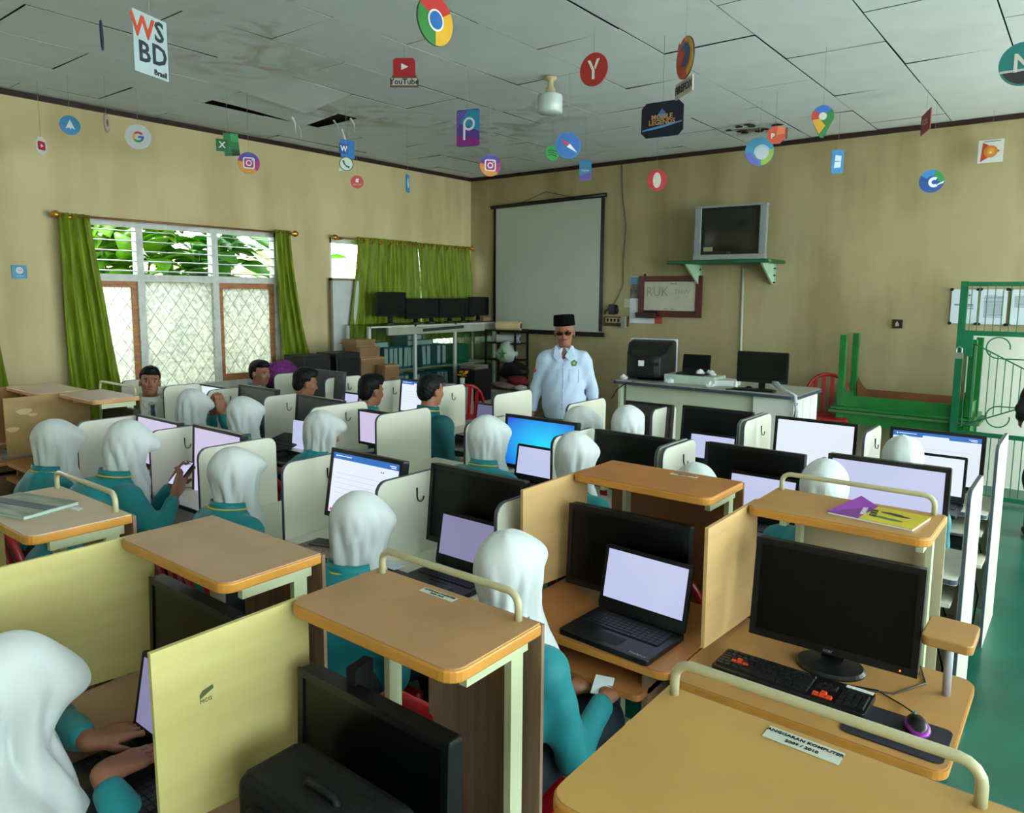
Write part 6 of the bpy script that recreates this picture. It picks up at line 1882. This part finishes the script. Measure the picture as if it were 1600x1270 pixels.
        def keep(P):
            q = [P[i] - H[i] for i in range(3)]
            l = [Ri[i][0] * q[0] + Ri[i][1] * q[1] + Ri[i][2] * q[2] for i in range(3)]
            # face region removed: below hairline at front
            line = np.where(l[1] > .02, .058, np.where(l[1] > -.012, .018, -.075 + .0 * l[1]))
            return line - l[2]
        G.cut(keep, k=.008)
        G.wob(lambda P: .0011 * np.sin(210 * P[0] + 90 * P[1]) * np.sin(80 * P[1] + 60 * P[2] + a1) + .0009 * np.sin(190 * P[2] + 130 * P[0] + 70 * P[1]))
        G.mesh('hair', M_HAIR, t)
    if eyes:
        for s in (-1, 1):
            Mh = Matrix.Translation(tuple(h(s * .030, .076, .006))) @ Matrix([list(r) for r in R]).to_4x4()
            e = MB(); e.ell((0, 0, 0), (.0115 * hscale, .0105 * hscale, .0060 * hscale), n=12, m=8); e.v = [tuple(Mh @ Vector(v)) for v in e.v]
            eo = e.build('eye', M_EYEW, t, smooth=True)
            e = MB(); e.ell((0, .0075 * hscale, 0), (.006, .0045, .006), n=10, m=6); e.v = [tuple(Mh @ Vector(v)) for v in e.v]
            e.build('iris', M_EYEB, eo, smooth=True)
            e = MB(); e.tube([(-.018 * s * -1, .016, .020), (0, .021, .0235), (.018 * s * -1 * -1, .012, .018)], [.002, .0035, .002], 6); e.v = [tuple(Mh @ Vector(v)) for v in e.v]
            e.build('eyebrow', M_HAIR, t, smooth=True)
        Mh = Matrix.Translation(tuple(h(0, .0865, -.060))) @ Matrix([list(r) for r in R]).to_4x4()
        e = MB(); e.tube([(-.022, -.006, .0), (-.008, .002, .003), (.008, .002, .003), (.022, -.006, .0)], [.0012, .0042, .0042, .0012], 8); e.v = [tuple(Mh @ Vector(v)) for v in e.v]
        e.build('lips', M_LIP, t, smooth=True)
    t['_hd'] = 0; del t['_hd']
    if not standing:
        ca, sa = math.cos(yaw), math.sin(yaw)
        ly = PV[1] + (.06 if not chairlabel else .03)
        chair(x - sa * ly, y + ca * ly, yaw, chairlabel or ('red chair under the ' + ' '.join(label.split()[:12])), group=None)
    return t, H, R, NB, PV, arms, h

TYP = ([-.12, .30, .765], [.12, .30, .765])
person('girl in white headscarf bending over a laptop at the lower left corner', -1.70, .50, 1.15, yaw=-.1, lean=.12, hpitch=.45, hands=([-.10, .16, .795], [.05, .14, .795]), pole=(.5, -.8, -.08), vox=.0065, jacket=M_HIJ if False else M_JKT, drape=1.0, seed=1)
person('girl in white headscarf and teal jacket by the knotty plywood desk', -4.30, 1.555, 1.175, hpitch=.25, hyaw=-.3, lean=.08, seed=2)
person('girl in white headscarf leaning forward with a phone in both hands', -3.80, 1.70, 1.205, yaw=-.10, hpitch=.55, lean=.30, hands=([.11, .17, .865], [.255, .12, .85]), vox=.0065, seed=3, pole=(.55, -.4, -.65), hand_dirs=(((.3, .5, .75), (.6, -.3, 0)), ((-.35, .5, .75), (-.6, -.3, 0))), curl=.55)
person('girl whose long white headscarf hides her face before the plain partition', -2.99, 1.80, 1.165, hpitch=.15, hyaw=-.15, lean=.06, seed=4)
person('girl in white headscarf between the blue-topped screen and the railed shelf', -2.00, 1.68, 1.155, hpitch=.35, hyaw=-.05, lean=.1, seed=5)
person('girl in flowing white headscarf and teal jacket at the orange-brown desk', -1.27, 1.62, 1.185, hpitch=.1, hyaw=.05, lean=.10, hands=([.08, .22, .63], [.19, .235, .635]), vox=.0065, drape=.55, seed=6, curl=.6, pole=(.25, -.35, -.9), chairlabel='bright red plastic chair behind the girl with flowing headscarf at the bottom centre')
person('girl in headscarf holding her clasped hands up before her face', -4.93, 2.66, 1.175, hpitch=.45, hyaw=-.2, lean=.12, hands=([-.03, .16, .99], [.05, .17, .99]), vox=.0065, seed=7, pole=(.5, -.3, -.8), hand_dirs=(((.15, .1, 1), (1, .0, 0)), ((-.15, .1, 1), (-1, 0, 0))), curl=.5)
person('girl in plain white headscarf beside the hooked partition, back to the camera', -4.42, 2.74, 1.165, hpitch=.2, hyaw=-.1, lean=.08, seed=8)
person('girl in white headscarf whose nose shows in profile, hands on the desk', -3.64, 2.78, 1.145, hpitch=.3, hyaw=-.55, lean=.15, hands=([-.12, .36, .775], [.02, .42, .775]), vox=.0065, seed=9)
person('girl in lilac-white headscarf beside the bright blue desktop screen', -2.58, 3.08, 1.195, hpitch=.15, hyaw=-.45, lean=.10, seed=10, yaw=.1)
person('girl in white headscarf in the booth right of the blue desktop screen', -1.95, 3.0, 1.19, hpitch=.3, hyaw=-.1, lean=.12, seed=11)
person('girl whose headscarf top just shows over the orange-brown shelf', -1.29, 2.93, 1.145, hpitch=.3, hyaw=.1, lean=.12, seed=12)
person('girl in bluish-white headscarf before the very wide lit monitor', -.80, 3.06, 1.215, hpitch=.1, hyaw=.1, lean=.08, seed=13)
person('boy in profile at the window end of the far row', -5.98, 3.88, 1.24, hijab=False, yaw=-.5, hyaw=-.9, hpitch=.05, lean=.05, seed=14, eyes=True)
person('boy with spiky hair in front of the curtain, face half turned away', -5.18, 3.79, 1.22, hijab=False, yaw=-.1, hyaw=-.3, hpitch=.2, lean=.05, seed=15, hairstyle=1)
person('boy with glossy black hair and teal collar between two hooked partitions', -4.26, 3.71, 1.24, hijab=False, hyaw=-.15, hpitch=.15, lean=.05, seed=16, hairstyle=1)
person('tall boy with short hair in dark teal jacket sitting upright', -3.70, 3.78, 1.285, hijab=False, hyaw=-.15, hpitch=.1, lean=.03, seed=17, jacket=M_JKT2, broad=1.08, chairlabel='dark red plastic chair behind the tall boy in dark teal jacket')
person('girl in lilac headscarf in front of the teacher, cheek visible', -2.47, 3.86, 1.165, hpitch=.3, hyaw=-.75, lean=.08, seed=18)
person('girl in white headscarf right of the teacher, seen from behind', -2.12, 3.82, 1.215, hpitch=.05, hyaw=.1, lean=.08, seed=19)
person('girl in greyish headscarf at the right end of the far row', -.67, 3.88, 1.20, hpitch=.45, hyaw=.15, lean=.12, seed=20)
r = person('smiling boy in white shirt and grey tie turned towards the camera', -5.98, 2.87, 1.245, hijab=False, yaw=-1.85, hyaw=-.12, hpitch=-.10, lean=.03, seed=21, jacket=M_SHIRT, eyes=True, vox=.0065, hroll=-.08, hairstyle=1)
t, H, R, NB, PV, arms, h = r
SH = [c for c in t.children if c.name.startswith('shirt')][0]
def front(px, pz, off=.0):
    """y of the shirt front at (px, z) found on the mesh by ray casting"""
    ok, loc, nrm, i = SH.ray_cast(Vector((px, 1.0, pz)), Vector((0, -1, 0)))
    return (loc.y if ok else NB[1] + .10) + off
def on_shirt(pts, off=.002, thick=.0025):
    n = len(pts)
    vs = [(px, front(px, pz, off), pz) for px, pz in pts] + [(px, front(px, pz, off) + thick, pz) for px, pz in pts]
    return MB().add(vs, [tuple(range(n)), tuple(range(2 * n - 1, n - 1, -1))] + [(i, n + i, n + (i + 1) % n, (i + 1) % n) for i in range(n)])
zn = NB[2]
on_shirt([(-.016, zn - .012), (.016, zn - .012), (.011, zn - .04), (.02, zn - .12), (.025, zn - .2), (0, zn - .225), (-.025, zn - .2), (-.02, zn - .12), (-.011, zn - .04)], .008, .006).build('tie', mat('tie_grey', '3c4656', .6), t)
for s in (-1, 1):
    on_shirt([(s * .006, zn + .012), (s * .05, zn + .04), (s * .066, zn + .0), (s * .04, zn - .045)], .006, .005).build('collar_flap', M_SHIRT, t)
# phone in the leaning girl's hands
t = thing('smartphone', 'smartphone with lit screen held by the leaning girl', 'phone', (-3.60, 1.865, .925), .1)
MB().prism(rrect(-.037, .037, -.075, .075, .01, 3), 0, .008, M=RX(.75)).build('case', M_BLACK, t)
MB().box(-.033, .033, -.068, .068, .008, .009, M=RX(.75)).build('screen', S_WHITE, t)
tag(MB().box(-.03, .03, -.035, .035, 0, .004, M=TR(-1.105, 1.875, .65) @ RZ(.3) @ RX(.4)).build('folded_paper', M_PAPER), 'small folded white paper in the hand of the girl at the orange-brown desk', 'paper')

# woman-sized purple batik cloth behind the profile boy
lump('purple_cloth', (-6.35, 4.35, 1.02), (.10, .22, .16), mat('purple_batik', '7a1f78', .7, scale=30, h2='4a1550'), 'purple patterned bag standing behind the boy in profile', 'bag', 9)

# ---- the teacher
M_TSH = mat('teacher_shirt', 'b4c6de', .7, var=.03, scale=4, bump=.12, bscale=25)
TY = math.atan2(3.62, 5.33) - .05
r = person('older man in a light blue shirt, black cap and glasses standing before the class', -3.61, 5.33, 1.655, yaw=PI + TY, hijab=False, standing=True, jacket=M_TSH, hands=([-.275, -.02, .80], [.275, -.02, .80]), hpitch=.12, hyaw=.0, hroll=.06, vox=.006, eyes=True, broad=1.10, skin=M_SKIN2, seed=31, hscale=1.10, neck=.160, slope=.085)
t, H, R, NB, PV, arms, h = r
RM = Matrix([list(q) for q in R]).to_4x4()
HM0 = Matrix.Translation(tuple(H)) @ RM
HM = HM0
b = MB(); b.lathe([(.110, .056), (.113, .060), (.107, .140), (.103, .148), (.02, .152)], n=30, sx=.84, sy=1.10, c=(0, -.012, 0), M=HM @ RX(.10)); b.build('cap', mat('velvet_black', '030304', .9, spec=.1), t, smooth=False)
HM = HM0 @ Matrix.Scale(1.1, 4)
g = MB()
for s in (-1, 1):
    g.tube([tuple(HM @ Vector((s * .033 + .024 * math.cos(a), .098 - .006 * abs(math.cos(a)), .004 + .016 * math.sin(a)))) for a in [2 * PI * k / 18 for k in range(19)]], .0018, 5)
    g.tube([tuple(HM @ Vector(p)) for p in ((s * .057, .093, .008), (s * .076, .05, .008), (s * .08, .0, .0))], .0018, 5)
g.tube([tuple(HM @ Vector(p)) for p in ((-.009, .1, .006), (0, .103, .009), (.009, .1, .006))], .0018, 5)
go = g.build('glasses', M_BLACK, t, smooth=True)
for s in (-1, 1):
    MB().lathe([(.023, 0), (.0232, .0012)], n=18, M=HM @ TR(s * .033, .0955, .004) @ RX(-PI / 2) @ Matrix.Diagonal((1, .7, 1, 1))).build('lens', glass('tinted_lens', 'cbbcae', trans=.08, diff='8a7a6c'), go)
MB().tube([tuple(HM @ Vector(p)) for p in ((-.028, .078, -.052), (-.012, .092, -.043), (0, .094, -.042), (.012, .092, -.043), (.028, .078, -.052))], [.002, .0045, .004, .0045, .002], 6).build('moustache', mat('grey_hair', '3a3230', .7), t, smooth=True)
# shirt collar wings, placket, pockets, emblem
def front(px, pz, off=.0):
    """y of the shirt front at (px, z) found on the mesh by ray casting"""
    ok, loc, nrm, i = SH.ray_cast(Vector((px, 1.0, pz)), Vector((0, -1, 0)))
    return (loc.y if ok else NB[1] + .12) + off
SH = [c for c in t.children if c.name.startswith('shirt')][0]
def on_shirt(pts, off=.002, thick=.0025):
    n = len(pts)
    vs = [(px, front(px, pz, off), pz) for px, pz in pts] + [(px, front(px, pz, off) + thick, pz) for px, pz in pts]
    return MB().add(vs, [tuple(range(n)), tuple(range(2 * n - 1, n - 1, -1))] + [(i, n + i, n + (i + 1) % n, (i + 1) % n) for i in range(n)])
zn = NB[2]
for s in (-1, 1):
    MB().add([(s * .012, NB[1] + .098, zn - .045), (s * .066, NB[1] + .062, zn + .045), (s * .078, NB[1] + .04, zn + .03), (s * .088, NB[1] + .088, zn - .052), (s * .055, NB[1] + .105, zn - .085),
              (s * .010, NB[1] + .105, zn - .045), (s * .070, NB[1] + .068, zn + .048), (s * .084, NB[1] + .044, zn + .032), (s * .092, NB[1] + .096, zn - .052), (s * .056, NB[1] + .115, zn - .085)],
             [(0, 1, 2, 3, 4), (9, 8, 7, 6, 5), (0, 5, 6, 1), (1, 6, 7, 2), (2, 7, 8, 3), (3, 8, 9, 4), (4, 9, 5, 0)]).build('collar', M_TSH, t)
pk = [(-.012, zn - .11 - .05 * k) for k in range(9)] + [(.012, zn - .11 - .05 * k) for k in range(8, -1, -1)]
MB().tube([(.0, front(0, zn - .11 - .05 * k, .001), zn - .11 - .05 * k) for k in range(9)], .004, 5).build('placket', mat('shirt_seam', '9fb2cc', .7), t)
for k in range(4):
    zz = zn - .14 - .1 * k
    MB().lathe([(.005, 0), (.005, .003)], n=10, M=TR(.004, front(.004, zz, .004), zz) @ RX(-PI / 2)).build('button', M_WHITE, t)
for s in (-1, 1):
    MB().tube([(s * px, front(s * px, pz, .0015), pz) for px, pz in ((.05, zn - .16), (.05, zn - .27), (.13, zn - .275), (.13, zn - .16), (.05, zn - .16))], .0022, 4).build('pocket_seam', mat('shirt_seam', '9fb2cc'), t)
pen = [( -.09 + .043 * math.cos(PI / 2 + k * 2 * PI / 5), zn - .105 + .026 * math.sin(PI / 2 + k * 2 * PI / 5) * 1.2) for k in range(5)]
ce = on_shirt([(-.09 + .030 * math.cos(PI / 2 + k * 2 * PI / 5), zn - .105 + .030 * math.sin(PI / 2 + k * 2 * PI / 5)) for k in range(5)], .004).build('pentagon_emblem', mat('emblem_dark_green', '2f6b35', .6), t)
on_shirt([(-.09 + .014 * math.cos(k), zn - .105 + .014 * math.sin(k)) for k in (0, 1, 2, 3, 4, 5)], .0085).build('emblem_centre', mat('emblem_gold', '8a9a3a', .6), ce)
# red and white arm badge on his right sleeve
s, S, E, W = arms[1]
ctr = S * .62 + E * .38
MB().lathe([(.022, 0), (.022, .003)], n=18, M=TR(ctr[0] + .052, ctr[1] + .028, ctr[2]) @ RZ(-.55 - .3) @ RX(-PI / 2)).build('arm_badge', mat('badge_red', 'c24a4a', .6), t)

# ---- standing person cut by the right edge
person('person in black clothes cut off by the right edge, walking down the green aisle', -.17, 6.95, 1.62, yaw=.3, hijab=True, standing=True, jacket=M_BLACKM, hands=([-.22, .05, .92], [.22, .05, .92]), hpitch=0, vox=.009, seed=40, trous=M_BLACKM)
